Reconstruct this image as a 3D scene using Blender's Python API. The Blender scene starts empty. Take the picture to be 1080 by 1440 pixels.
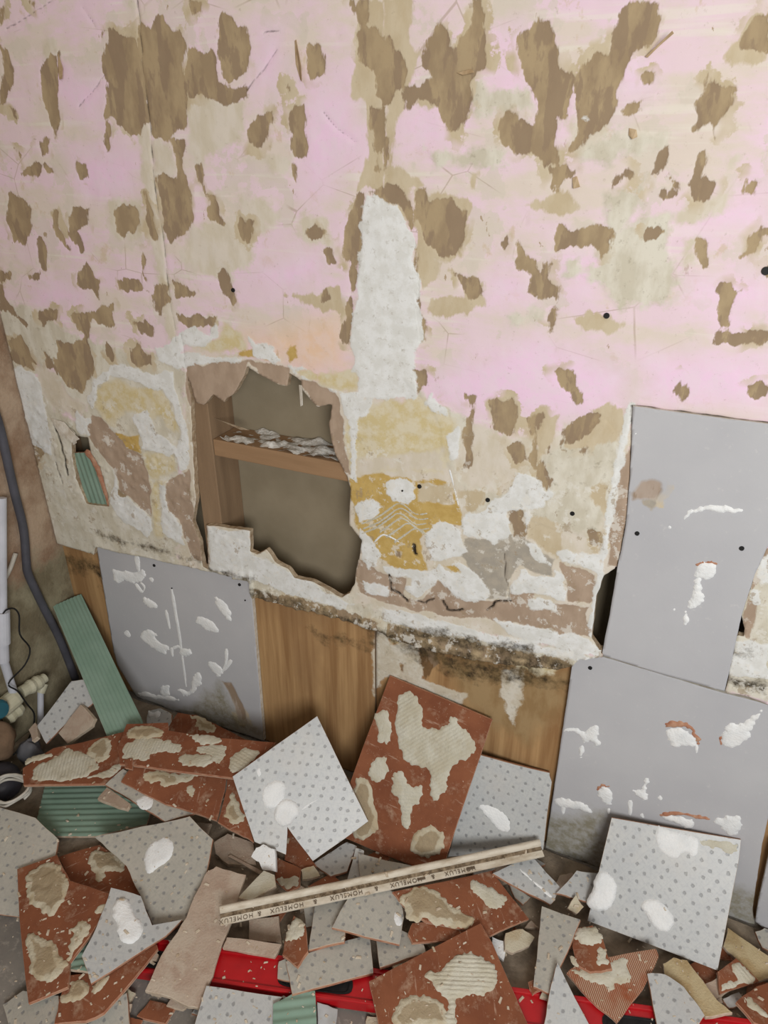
import bpy, math, random
import numpy as np
from mathutils import Vector, Matrix
random.seed(7); rng = np.random.default_rng(7)
scene = bpy.context.scene
col = scene.collection

# ------------------------------------------------------------------ camera, light, exposure
F_PX, W_PX, H_PX = 1000.0, 1080, 1440
PITCH, YAW = math.radians(27.5), math.radians(24.6)
CAM = np.array([0.0, -1.19, 1.5])
HD = np.array([-math.sin(YAW), math.cos(YAW), 0.0])
RT = np.array([math.cos(YAW), math.sin(YAW), 0.0])
ZU = np.array([0, 0, 1.0])
FW = math.cos(PITCH) * HD - math.sin(PITCH) * ZU
UP = math.sin(PITCH) * HD + math.cos(PITCH) * ZU
cam_data = bpy.data.cameras.new('camera')
cam_data.sensor_fit = 'VERTICAL'; cam_data.sensor_height = 36.0
cam_data.lens = 36.0 * F_PX / H_PX; cam_data.clip_start = 0.02
cam = bpy.data.objects.new('camera', cam_data); col.objects.link(cam)
m = Matrix.Identity(4)
for i in range(3):
    m[i][0], m[i][1], m[i][2], m[i][3] = RT[i], UP[i], -FW[i], CAM[i]
cam.matrix_world = m
scene.camera = cam

world = bpy.data.worlds.new('world'); scene.world = world; world.use_nodes = True
bg = world.node_tree.nodes['Background']
bg.inputs[0].default_value = (0.93, 0.97, 1.0, 1); bg.inputs[1].default_value = 0.24
def area(name, loc, target, size, power, colour):
    d = bpy.data.lights.new(name, 'AREA'); d.shape = 'DISK'; d.size = size; d.energy = power; d.color = colour
    o = bpy.data.objects.new(name, d); col.objects.link(o); o.location = loc
    o.rotation_euler = (Vector(target) - Vector(loc)).to_track_quat('-Z', 'Y').to_euler()
area('window_light', (0.70, -2.1, 1.55), (-0.35, -0.05, 1.15), 0.9, 47, (1.0, 0.995, 0.985))
vs = scene.view_settings
vs.view_transform = 'Standard'; vs.look = 'None'; vs.gamma = 1.0; vs.use_curve_mapping = False
vs.exposure = -0.12

# ------------------------------------------------------------------ pixel -> place helpers
def ray(p):
    p = np.atleast_2d(np.asarray(p, float))
    return F_PX * FW + (p[:, :1] - 540) * RT + (720 - p[:, 1:2]) * UP
def on_plane(p, p0, n):
    d = ray(p); n = np.asarray(n, float)
    t = ((np.asarray(p0, float) - CAM) @ n) / (d @ n)
    return CAM + d * t[:, None]
def on_y(p, y=0.0): return on_plane(p, (0, y, 0), (0, 1, 0))
def on_x(p, x): return on_plane(p, (x, 0, 0), (1, 0, 0))
def on_z(p, z): return on_plane(p, (0, 0, z), (0, 0, 1))
def T(s, ox=0, oy=0, k=1.0):
    return np.array([[float(v) for v in q.split(',')] for q in s.split()]) / k + np.array([ox, oy])
def xz(p, y=0.0): return on_y(p, y)[:, [0, 2]]

# ------------------------------------------------------------------ numpy tools
def vnoise(x, y, seed=0):
    xi = np.floor(x).astype(np.int64); yi = np.floor(y).astype(np.int64)
    fx = x - xi; fy = y - yi; fx = fx * fx * (3 - 2 * fx); fy = fy * fy * (3 - 2 * fy)
    def h(a, b):
        v = (a * 374761393 + b * 668265263 + seed * 974634777) & 0x7fffffff
        v = ((v ^ (v >> 13)) * 1274126177) & 0x7fffffff
        return ((v ^ (v >> 16)) & 0xffff) / 65535.0
    return (h(xi, yi) * (1 - fx) + h(xi + 1, yi) * fx) * (1 - fy) + (h(xi, yi + 1) * (1 - fx) + h(xi + 1, yi + 1) * fx) * fy
def fbm(x, y, seed=0, o=3):
    v = 0; a = .5; t = 0
    for i in range(o):
        v = v + a * vnoise(x * 2 ** i, y * 2 ** i, seed + i); t += a; a *= .5
    return v / t - .5
def sdf_poly(P, poly):
    A = poly; B = np.roll(poly, -1, 0)
    d2 = np.full(len(P), 1e9); ins = np.zeros(len(P), bool)
    for a, b in zip(A, B):
        e = b - a; w = P - a
        t = np.clip((w @ e) / (e @ e + 1e-12), 0, 1)
        q = w - t[:, None] * e; d2 = np.minimum(d2, (q * q).sum(1))
        c = (a[1] > P[:, 1]) != (b[1] > P[:, 1])
        if abs(e[1]) > 1e-12:
            ins ^= c & (P[:, 0] < e[0] * (P[:, 1] - a[1]) / e[1] + a[0])
    d = np.sqrt(d2); return np.where(ins, d, -d)
def sdf_line(P, pts, r):
    d2 = np.full(len(P), 1e9)
    for a, b in zip(pts[:-1], pts[1:]):
        e = b - a; w = P - a
        t = np.clip((w @ e) / (e @ e + 1e-12), 0, 1)
        q = w - t[:, None] * e; d2 = np.minimum(d2, (q * q).sum(1))
    return r - np.sqrt(d2)
def rough(poly, amp, it=2, seed=1, lim=.12):
    r = np.random.default_rng(seed); P = np.asarray(poly, float)
    for k in range(it):
        Q = []
        for a, b in zip(P, np.roll(P, -1, 0)):
            e = b - a; L = np.linalg.norm(e); n = np.zeros_like(a)
            n[0], n[1] = -e[1] / (L + 1e-9), e[0] / (L + 1e-9)
            Q += [a, (a + b) / 2 + n * r.uniform(-1, 1) * min(amp, L * lim)]
        P = np.array(Q); amp *= .55
    return P
def buf(pts, w):
    pts = np.asarray(pts, float); d = np.gradient(pts, axis=0); d /= np.linalg.norm(d, axis=1)[:, None] + 1e-9
    n = np.stack([-d[:, 1], d[:, 0]], 1); w = w * np.linspace(1, .6, len(pts))[:, None]
    return np.vstack([pts + n * w / 2, (pts - n * w / 2)[::-1]])

# ------------------------------------------------------------------ materials
def C(r, g, b):
    f = lambda v: ((v / 255 + .055) / 1.055) ** 2.4 if v > 10 else v / 255 / 12.92
    return (f(r), f(g), f(b), 1.0)
class G:
    def __init__(s, name, rough=.85, spec=.25):
        s.m = bpy.data.materials.new(name); s.m.use_nodes = True
        s.t = s.m.node_tree; s.b = s.t.nodes['Principled BSDF']
        s.b.inputs['Roughness'].default_value = rough; s.b.inputs['Specular IOR Level'].default_value = spec
        s.co = s.t.nodes.new('ShaderNodeTexCoord').outputs['Object']
    def set(s, inp, v):
        if hasattr(v, 'is_output'): s.t.links.new(v, inp)
        else:
            try: inp.default_value = v
            except Exception: inp.default_value = (v, v, v)
    def n(s, kind, ins=None, **props):
        nd = s.t.nodes.new(kind)
        for k, v in props.items(): setattr(nd, k, v)
        for k, v in (ins or {}).items(): s.set(nd.inputs[k], v)
        return nd
    def map(s, scale, rot=(0, 0, 0), loc=(0, 0, 0)):
        return s.n('ShaderNodeMapping', {'Vector': s.co, 'Scale': scale, 'Rotation': rot, 'Location': loc}).outputs[0]
    def noise(s, scale, detail=3, vec=None, rough=.55):
        return s.n('ShaderNodeTexNoise', {'Vector': vec if vec is not None else s.co, 'Scale': scale, 'Detail': detail, 'Roughness': rough}).outputs['Fac']
    def math(s, op, a, b=0.0, c=None):
        nd = s.n('ShaderNodeMath', operation=op); s.set(nd.inputs[0], a); s.set(nd.inputs[1], b)
        if c is not None: s.set(nd.inputs[2], c)
        return nd.outputs[0]
    def rng(s, v, a, b, c=0.0, d=1.0):
        return s.n('ShaderNodeMapRange', {0: v, 1: a, 2: b, 3: c, 4: d}).outputs[0]
    def mix(s, f, a, b):
        nd = s.n('ShaderNodeMix', data_type='RGBA'); s.set(nd.inputs[0], f); s.set(nd.inputs[6], a); s.set(nd.inputs[7], b)
        return nd.outputs[2]
    def attr(s, name): return s.n('ShaderNodeAttribute', attribute_name=name).outputs['Vector']
    def xyz(s, v): return s.n('ShaderNodeSeparateXYZ', {0: v}).outputs
    def bump(s, h, dist=.002, st=.6):
        o = s.n('ShaderNodeBump', {'Height': h, 'Distance': dist, 'Strength': st}).outputs[0]
        s.t.links.new(o, s.b.inputs['Normal'])
    def done(s, colour):
        s.set(s.b.inputs['Base Color'], colour); return s.m

def two(name, a, b, scale=30, lo=.35, hi=.65, rough=.85, spec=.25, bump=.0008, stretch=None, fine=180):
    g = G(name, rough, spec)
    v = g.map(stretch) if stretch else None
    f = g.rng(g.noise(scale, 4, v), lo, hi)
    g.bump(g.math('ADD', g.noise(fine, 3), f), bump, .5)
    return g.done(g.mix(f, a, b))

# layered peeling wall: every class has a signed distance stored on the mesh
CLS = 'QKCSTBYOGXWMD'
NA = (len(CLS) + 2) // 3
#        colour a, colour b, edge softness, edge raggedness, height
LOOK = {'Q': (C(238, 206, 228), C(234, 210, 224), .030, .030, 0.0),
        'K': (C(232, 200, 172), C(232, 206, 190), .030, .030, 0.0),
        'C': (C(210, 200, 180), C(219, 210, 196), .006, .026, 0.15),
        'S': (C(218, 213, 198), C(202, 195, 176), .006, .026, 0.3),
        'T': (C(196, 180, 150), C(204, 190, 163), .0022, .018, -.1),
        'B': (C(174, 154, 122), C(158, 138, 110), .0012, .016, -.7),
        'Y': (C(208, 192, 146), C(217, 207, 180), .005, .024, 0.05),
        'O': (C(200, 171, 106), C(190, 159, 92), .002, .010, 0.0),
        'G': (C(164, 157, 145), C(176, 167, 152), .002, .010, -.1),
        'X': (C(178, 157, 137), C(166, 145, 125), .0012, .008, -.3),
        'W': (C(230, 231, 229), C(218, 218, 213), .0016, .014, 0.4),
        'M': (C(58, 50, 38), C(98, 84, 62), .008, .045, 0.0),
        'D': (C(38, 32, 26), C(52, 44, 36), .0015, .002, -1.0)}
def layer_mat(name, base, look=None, dirt=.35, scuff=False):
    g = G(name, .88, .2); look = {**LOOK, **(look or {})}
    col_ = base(g)
    inn = g.noise(20, 4, g.map((1.3, 1, .6)), rough=.6); spk = g.noise(70, 4, rough=.7)
    big = g.noise(9, 3); mid = g.noise(34, 5, rough=.65); fine = g.noise(120, 3)
    streak = g.noise(46, 4, g.map((1.0, 1.0, .42)), rough=.62)
    vec = [g.xyz(g.attr('lay%d' % i)) for i in range(NA)]
    h = g.math('MULTIPLY', fine, .25)
    for i, k in enumerate(CLS):
        a, b, soft, rag, hh = look[k]
        nz = streak if k in 'BTX' else mid
        if k == 'M': nz = g.noise(22, 6, rough=.7)
        d = g.math('MULTIPLY_ADD', g.math('SUBTRACT', nz, .5), rag * 2.2, vec[i // 3][i % 3])
        f = g.rng(d, -soft, soft)
        inner = g.rng(inn if k in 'BXSCT' else mid, .42, .58)
        cc = g.mix(inner, a, b)
        if k == 'M': f = g.math('MULTIPLY', f, g.rng(spk, .3, .6, .35, .95))
        if k == 'T':
            halo = g.rng(g.math('MULTIPLY_ADD', g.math('SUBTRACT', g.noise(24, 5, rough=.65), .5), .07, vec[1][2]), -.012, -.009)
            f = g.math('MAXIMUM', f, g.math('MULTIPLY', halo, g.rng(g.noise(9, 3), .52, .60)))
        if k in 'WS': cc = g.mix(g.math('MULTIPLY', g.rng(spk, .58, .70), .5), cc, C(150, 140, 118))
        if k == 'B': cc = g.mix(g.math('MULTIPLY', g.rng(g.noise(20, 5, g.map((1.5, 1, .5)), rough=.6), .50, .54), .75), cc, C(146, 126, 104))
        col_ = g.mix(f, col_, cc)
        if abs(hh) > .25 and k in 'BXWSD': h = g.math('MULTIPLY_ADD', g.rng(vec[i // 3][i % 3] if k == 'S' else d, -.002, .002), hh, h)
    h = g.math('MULTIPLY_ADD', mid, .28, h)
    col_ = g.mix(g.math('MULTIPLY', g.rng(g.noise(90, 6, rough=.75), .60, .72), dirt), col_, C(150, 132, 104))
    if scuff:
        zc = g.xyz(g.co)[2]
        zone = g.rng(g.math('MULTIPLY_ADD', g.math('SUBTRACT', big, .5), .25, zc), 1.0, .93)
        sc = g.rng(g.noise(30, 7, rough=.72), .555, .59)
        col_ = g.mix(g.math('MULTIPLY', g.math('MULTIPLY', sc, zone), .6), col_, C(226, 223, 214))
        br = g.rng(g.noise(24, 7, g.map((1, 1, .8), loc=(3, 8, 6)), rough=.74), .59, .62)
        col_ = g.mix(g.math('MULTIPLY', g.math('MULTIPLY', br, zone), .6), col_, C(160, 140, 112))
    g.bump(h, .0016, .6)
    return g.done(col_)
def pink_base(g):
    a = g.mix(g.rng(g.noise(5, 3), .35, .65), C(232, 206, 219), C(228, 208, 211))
    sm = g.noise(11, 6, g.map((.55, 1, 1.35)), rough=.62)
    a = g.mix(g.math('MULTIPLY', g.rng(sm, .45, .58), .9), a, C(220, 208, 194))
    pc = g.noise(10, 6, g.map((1, 1, 1), loc=(9, 3, 5)), rough=.6)
    a = g.mix(g.math('MULTIPLY', g.rng(pc, .545, .56), .6), a, C(212, 203, 188))
    ve = g.n('ShaderNodeTexVoronoi', {'Vector': g.map((1, 1, 1.5), (0, .5, 0)), 'Scale': 7.0}, feature='DISTANCE_TO_EDGE').outputs['Distance']
    a = g.mix(g.math('MULTIPLY', g.math('MULTIPLY', g.rng(ve, .010, .004), g.rng(g.noise(6, 3), .52, .6)), .5), a, C(168, 148, 124))
    tr = g.noise(30, 3, g.map((.10, 1, 1.6)))
    a = g.mix(g.math('MULTIPLY', g.rng(tr, .58, .66), .45), a, C(232, 228, 214))
    a = g.mix(g.math('MULTIPLY', g.rng(g.noise(17, 5, g.map((1, 1, .8), loc=(4, 2, 1)), rough=.7), .60, .66), .55), a, C(204, 184, 150))
    return g.mix(g.math('MULTIPLY', g.rng(g.noise(26, 5, g.map((1.2, 1, .6), loc=(1, 7, 2)), rough=.62), .665, .675), .85), a, C(168, 146, 114))
def wood_base(g):
    gr = g.noise(26, 4, g.map((1.6, 1.0, .07)), rough=.6)
    a = g.mix(g.rng(gr, .38, .62), C(150, 114, 76), C(184, 148, 104))
    return g.mix(g.math('MULTIPLY', g.rng(g.noise(7, 4, g.map((1, 1, .5))), .5, .65), .5), a, C(146, 112, 78))
def grey_base(g):
    a = g.mix(g.rng(g.noise(4, 3), .35, .65), C(190, 190, 192), C(182, 182, 185))
    return g.mix(g.math('MULTIPLY', g.rng(g.noise(80, 5, rough=.7), .62, .7), .3), a, C(214, 212, 208))
M_WALL = layer_mat('peeling_wall', pink_base, dirt=.45, scuff=True)
M_PLY = layer_mat('damp_plywood', wood_base, {'M': (C(50, 42, 30), C(92, 76, 50), .014, .06, 0), 'W': (C(214, 208, 194), C(200, 190, 170), .003, .016, .4), 'T': (C(164, 138, 100), C(150, 122, 84), .02, .03, 0), 'B': (C(120, 92, 62), C(104, 80, 54), .002, .01, 0)})
M_GREY = layer_mat('grey_plasterboard', grey_base, {'M': (C(150, 145, 128), C(138, 132, 112), .02, .03, 0), 'B': (C(168, 150, 134), C(176, 160, 146), .003, .003, -.3)}, dirt=.06)
M_CORE = two('plaster_core', C(226, 222, 212), C(196, 186, 168), 60, bump=.001)
M_CORE2 = two('torn_board_edge', C(196, 178, 152), C(160, 136, 108), 80, bump=.0015)
M_BACKB = two('cavity_board', C(148, 136, 114), C(138, 126, 104), 12, bump=.0003)
M_TIMBER = two('stud_timber', C(150, 125, 98), C(126, 103, 80), 22, stretch=(1, 1, .1), bump=.0006)
M_TIMBERH = two('noggin_timber', C(164, 132, 100), C(142, 112, 82), 22, stretch=(.1, 1, 1), bump=.0006)
M_DUST = two('white_dust', C(232, 230, 224), C(190, 182, 170), 90, bump=.002)
M_PAPER = two('peeled_paper', C(206, 184, 150), C(176, 150, 116), 50)
M_LEFT = None
def left_mat():
    g = G('bare_render', .9, .15)
    z = g.xyz(g.co)[2]
    n = g.noise(9, 5, rough=.62)
    up = g.mix(g.rng(n, .4, .6), C(178, 156, 134), C(146, 120, 98))
    lo = g.mix(g.rng(g.noise(13, 5), .4, .6), C(150, 142, 118), C(122, 112, 90))
    f = g.rng(g.math('MULTIPLY_ADD', g.math('SUBTRACT', n, .5), .3, z), .44, .5)
    c = g.mix(f, lo, up)
    g.bump(g.math('ADD', n, g.noise(120, 3)), .003, .6)
    return g.done(c)
M_LEFT = left_mat()
def dotted(name, a, b, mark):
    g = G(name, .38, .45)
    base = g.mix(g.rng(g.noise(14, 4), .35, .65), a, b)
    mp = g.map((46, 40, 44), (0, 0, math.radians(38)))
    vo = g.n('ShaderNodeTexVoronoi', {'Vector': mp, 'Scale': 1.0, 'Randomness': .3}, voronoi_dimensions='2D')
    dn = g.math('MULTIPLY_ADD', g.math('SUBTRACT', g.noise(260, 2), .5), .22, vo.outputs['Distance'])
    dot = g.rng(dn, .185, .10)
    mp2 = g.n('ShaderNodeVectorMath', {0: mp, 1: (.5, .5, 0)}, operation='ADD').outputs[0]
    s = g.xyz(g.n('ShaderNodeVectorMath', {0: mp2}, operation='FRACTION').outputs[0])
    l1 = g.math('LESS_THAN', s[0], .05); l2 = g.math('LESS_THAN', s[1], .05)
    ln = g.math('MULTIPLY', g.math('MAXIMUM', l1, l2), .32)
    mot = g.math('MULTIPLY', g.rng(g.noise(150, 4), .48, .66), .5)
    c = g.mix(mot, base, mark)
    c = g.mix(ln, c, mark)
    c = g.mix(g.math('MULTIPLY', dot, .75), c, C(126, 127, 128))
    dust = g.rng(g.noise(8, 5, rough=.6), .52, .72)
    c = g.mix(g.math('MULTIPLY', dust, .35), c, C(212, 204, 190))
    g.bump(g.math('SUBTRACT', g.math('MULTIPLY', g.noise(200, 2), .3), dot), .0006, .6)
    return g.done(c)
M_DOT = dotted('dotted_glaze', C(190, 191, 188), C(180, 182, 182), C(166, 168, 170))
M_DOT2 = dotted('dotted_glaze_warm', C(184, 181, 170), C(172, 169, 160), C(158, 156, 150))
def terra():
    g = G('terracotta_back', .9, .15)
    c = g.mix(g.rng(g.noise(11, 5, rough=.6), .38, .62), C(142, 90, 64), C(125, 76, 54))
    dust = g.math('MULTIPLY', g.rng(g.noise(24, 6, rough=.72), .54, .74), .55)
    c = g.mix(dust, c, C(200, 176, 150))
    c = g.mix(g.math('MULTIPLY', g.rng(g.noise(160, 3), .68, .74), .7), c, C(216, 200, 178))
    c = g.mix(g.math('MULTIPLY', g.rng(g.noise(60, 5, g.map((1, .18, 1), (0, 0, .6)), rough=.7), .60, .68), .55), c, C(196, 168, 146))
    g.bump(g.noise(220, 3), .0005, .5)
    return g.done(c)
M_TERRA = terra()
M_TEDGE = two('terracotta_edge', C(166, 108, 82), C(188, 148, 122), 60)
def terra_rib():
    g = G('ribbed_terracotta', .9, .15)
    w = g.n('ShaderNodeTexWave', {'Vector': g.co, 'Scale': 85, 'Distortion': .4}, bands_direction='X').outputs['Fac']
    c = g.mix(g.rng(w, .45, .8), C(156, 96, 70), C(206, 182, 156))
    c = g.mix(g.rng(g.noise(14, 4), .5, .68), c, C(164, 92, 60))
    g.bump(w, .002, .8); return g.done(c)
M_TRIB = terra_rib()
M_GREEN = two('green_ribbed_back', C(122, 147, 130), C(134, 157, 141), 12, rough=.8, bump=.0002)
M_GEDGE = two('pale_tile_edge', C(206, 196, 178), C(184, 150, 124), 60)
def adhesive(name, a, b, c3, core=None):
    g = G(name, .88, .2)
    c = g.mix(g.rng(g.noise(22, 4), .4, .62), a, b)
    c = g.mix(g.math('MULTIPLY', g.rng(g.noise(13, 4, rough=.6), .50, .60), .8), c, c3)
    if core:
        dp = g.n('ShaderNodeAttribute', attribute_name='depth').outputs['Fac']
        k = g.rng(g.math('MULTIPLY_ADD', g.math('SUBTRACT', g.noise(30, 4), .5), .030, dp), .0095, .0125)
        c = g.mix(g.math('MULTIPLY', k, .85), c, core)
    g.bump(g.math('ADD', g.noise(60, 4), g.noise(240, 3)), .0018, .7); return g.done(c)
M_ADH = adhesive('old_adhesive', C(200, 192, 170), C(190, 180, 156), C(184, 168, 138), C(158, 140, 112))
M_ADHP = adhesive('pale_adhesive', C(204, 200, 184), C(194, 188, 168), C(190, 182, 160))
M_PUTTY = adhesive('white_putty', C(238, 239, 238), C(226, 228, 228), C(234, 234, 232))
M_PLAST = adhesive('pink_plaster', C(182, 164, 147), C(170, 148, 131), C(188, 174, 157))
M_BEIGE = adhesive('beige_plaster', C(194, 178, 142), C(182, 162, 124), C(172, 148, 108))
M_SEDGE = two('broken_plaster_edge', C(206, 192, 172), C(180, 160, 138), 70)
M_RED = two('red_enamel', C(186, 22, 30), C(170, 18, 26), 18, rough=.32, spec=.5, bump=.0001)
M_BLACK = two('black_rubber', C(26, 26, 27), C(36, 35, 34), 40, rough=.6)
M_TRIM = two('yellowed_trim', C(216, 207, 190), C(176, 160, 136), 60, .42, .72, rough=.5, stretch=(.35, 1, 1))
M_TRIMD = two('grimy_groove', C(84, 68, 50), C(150, 132, 108), 70, bump=.003)
M_INK = two('faded_print', C(92, 78, 64), C(112, 98, 82), 60, bump=.00005)
M_CONDUIT = two('grey_conduit', C(86, 86, 94), C(74, 74, 80), 20, rough=.5, bump=.0002)
M_PIPE = two('white_pipe', C(204, 206, 214), C(190, 192, 200), 16, rough=.4, bump=.0001)
M_FIT = two('cream_fitting', C(206, 202, 178), C(190, 186, 160), 20, rough=.45, bump=.0001)
M_TEAL = two('teal_plastic', C(46, 98, 112), C(38, 84, 98), 20, rough=.45, bump=.0001)
M_SACK = two('brown_sack', C(136, 112, 90), C(108, 88, 70), 14, bump=.003, fine=60)
M_DARKB = two('dark_bag', C(62, 60, 66), C(48, 47, 52), 14, rough=.5, bump=.002, fine=40)
M_BUCKET = two('dull_grey_plastic', C(108, 108, 112), C(92, 92, 96), 14, rough=.5, bump=.0003)
M_CABLE = two('white_cable', C(200, 196, 186), C(180, 174, 162), 30, rough=.5, bump=.0001)
M_METAL = two('dusty_metal', C(184, 186, 186), C(164, 164, 162), 30, rough=.42, bump=.0002)
M_DEBRIS = two('plaster_chips', C(214, 204, 186), C(178, 158, 132), 40)
M_HEAP = two('dust_heap', C(150, 136, 118), C(112, 100, 86), 26, bump=.004, fine=70)
def floor_mat():
    g = G('dusty_floor', .8, .25)
    c = g.mix(g.rng(g.noise(7, 5), .35, .65), C(140, 134, 126), C(112, 108, 104))
    c = g.mix(g.math('MULTIPLY', g.rng(g.noise(40, 6, rough=.7), .52, .68), .6), c, C(186, 178, 166))
    g.bump(g.noise(90, 4), .001, .5); return g.done(c)
M_FLOOR = floor_mat()

# ------------------------------------------------------------------ object helpers
def link(o, parent=None, label=None, cat=None, group=None, kind=None):
    if o.name not in col.objects: col.objects.link(o)
    if parent is not None: o.parent = parent
    if label: o['label'] = label
    if cat: o['category'] = cat
    if group: o['group'] = group
    if kind: o['kind'] = kind
    return o
def mesh(name, v, f, mats, mi=None, smooth=False):
    me = bpy.data.meshes.new(name)
    me.from_pydata([tuple(map(float, p)) for p in v], [], [tuple(int(i) for i in q) for q in f])
    for mt in (mats if isinstance(mats, (list, tuple)) else [mats]): me.materials.append(mt)
    if mi is not None: me.polygons.foreach_set('material_index', np.asarray(mi, np.int32))
    if smooth: me.polygons.foreach_set('use_smooth', np.ones(len(me.polygons), bool))
    me.update(); return bpy.data.objects.new(name, me)
def empty(name, loc, **kw):
    o = bpy.data.objects.new(name, None); o.location = loc; o.empty_display_size = .05; return link(o, **kw)
def boxmesh(lo, hi):
    lo = np.array(lo, float); hi = np.array(hi, float)
    v = [[(lo, hi)[(i >> k) & 1][k] for k in range(3)] for i in range(8)]
    return v, [(0, 2, 3, 1), (4, 5, 7, 6), (0, 1, 5, 4), (2, 6, 7, 3), (0, 4, 6, 2), (1, 3, 7, 5)]
def bevel(o, w=.002, s=2):
    md = o.modifiers.new('bevel', 'BEVEL'); md.width = w; md.segments = s; md.limit_method = 'ANGLE'; return o
def tube(pts, r, seg=10, close=True):
    pts = np.asarray(pts, float); r = np.broadcast_to(np.asarray(r, float), (len(pts),))
    d = np.gradient(pts, axis=0); d /= np.linalg.norm(d, axis=1)[:, None] + 1e-12
    up = np.array([.3, .2, .93]); v = []; f = []
    for p, t, rr in zip(pts, d, r):
        a = np.cross(t, up); a /= np.linalg.norm(a) + 1e-9; b = np.cross(t, a)
        for k in range(seg):
            th = 2 * math.pi * k / seg; v.append(p + rr * (math.cos(th) * a + math.sin(th) * b))
    for i in range(len(pts) - 1):
        for k in range(seg):
            k2 = (k + 1) % seg
            f.append((i * seg + k, i * seg + k2, (i + 1) * seg + k2, (i + 1) * seg + k))
    if close: f += [tuple(range(seg))[::-1], tuple((len(pts) - 1) * seg + k for k in range(seg))]
    return v, f
def smoothline(pts, n=6):
    pts = np.asarray(pts, float); P = np.vstack([2 * pts[0] - pts[1], pts, 2 * pts[-1] - pts[-2]]); out = []
    for i in range(1, len(P) - 2):
        for t in np.linspace(0, 1, n, endpoint=False):
            a, b, c, d = P[i - 1:i + 3]
            out.append(.5 * (2 * b + (c - a) * t + (2 * a - 5 * b + 4 * c - d) * t * t + (3 * b - 3 * c + d - a) * t ** 3))
    out.append(pts[-1]); return np.array(out)

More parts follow.
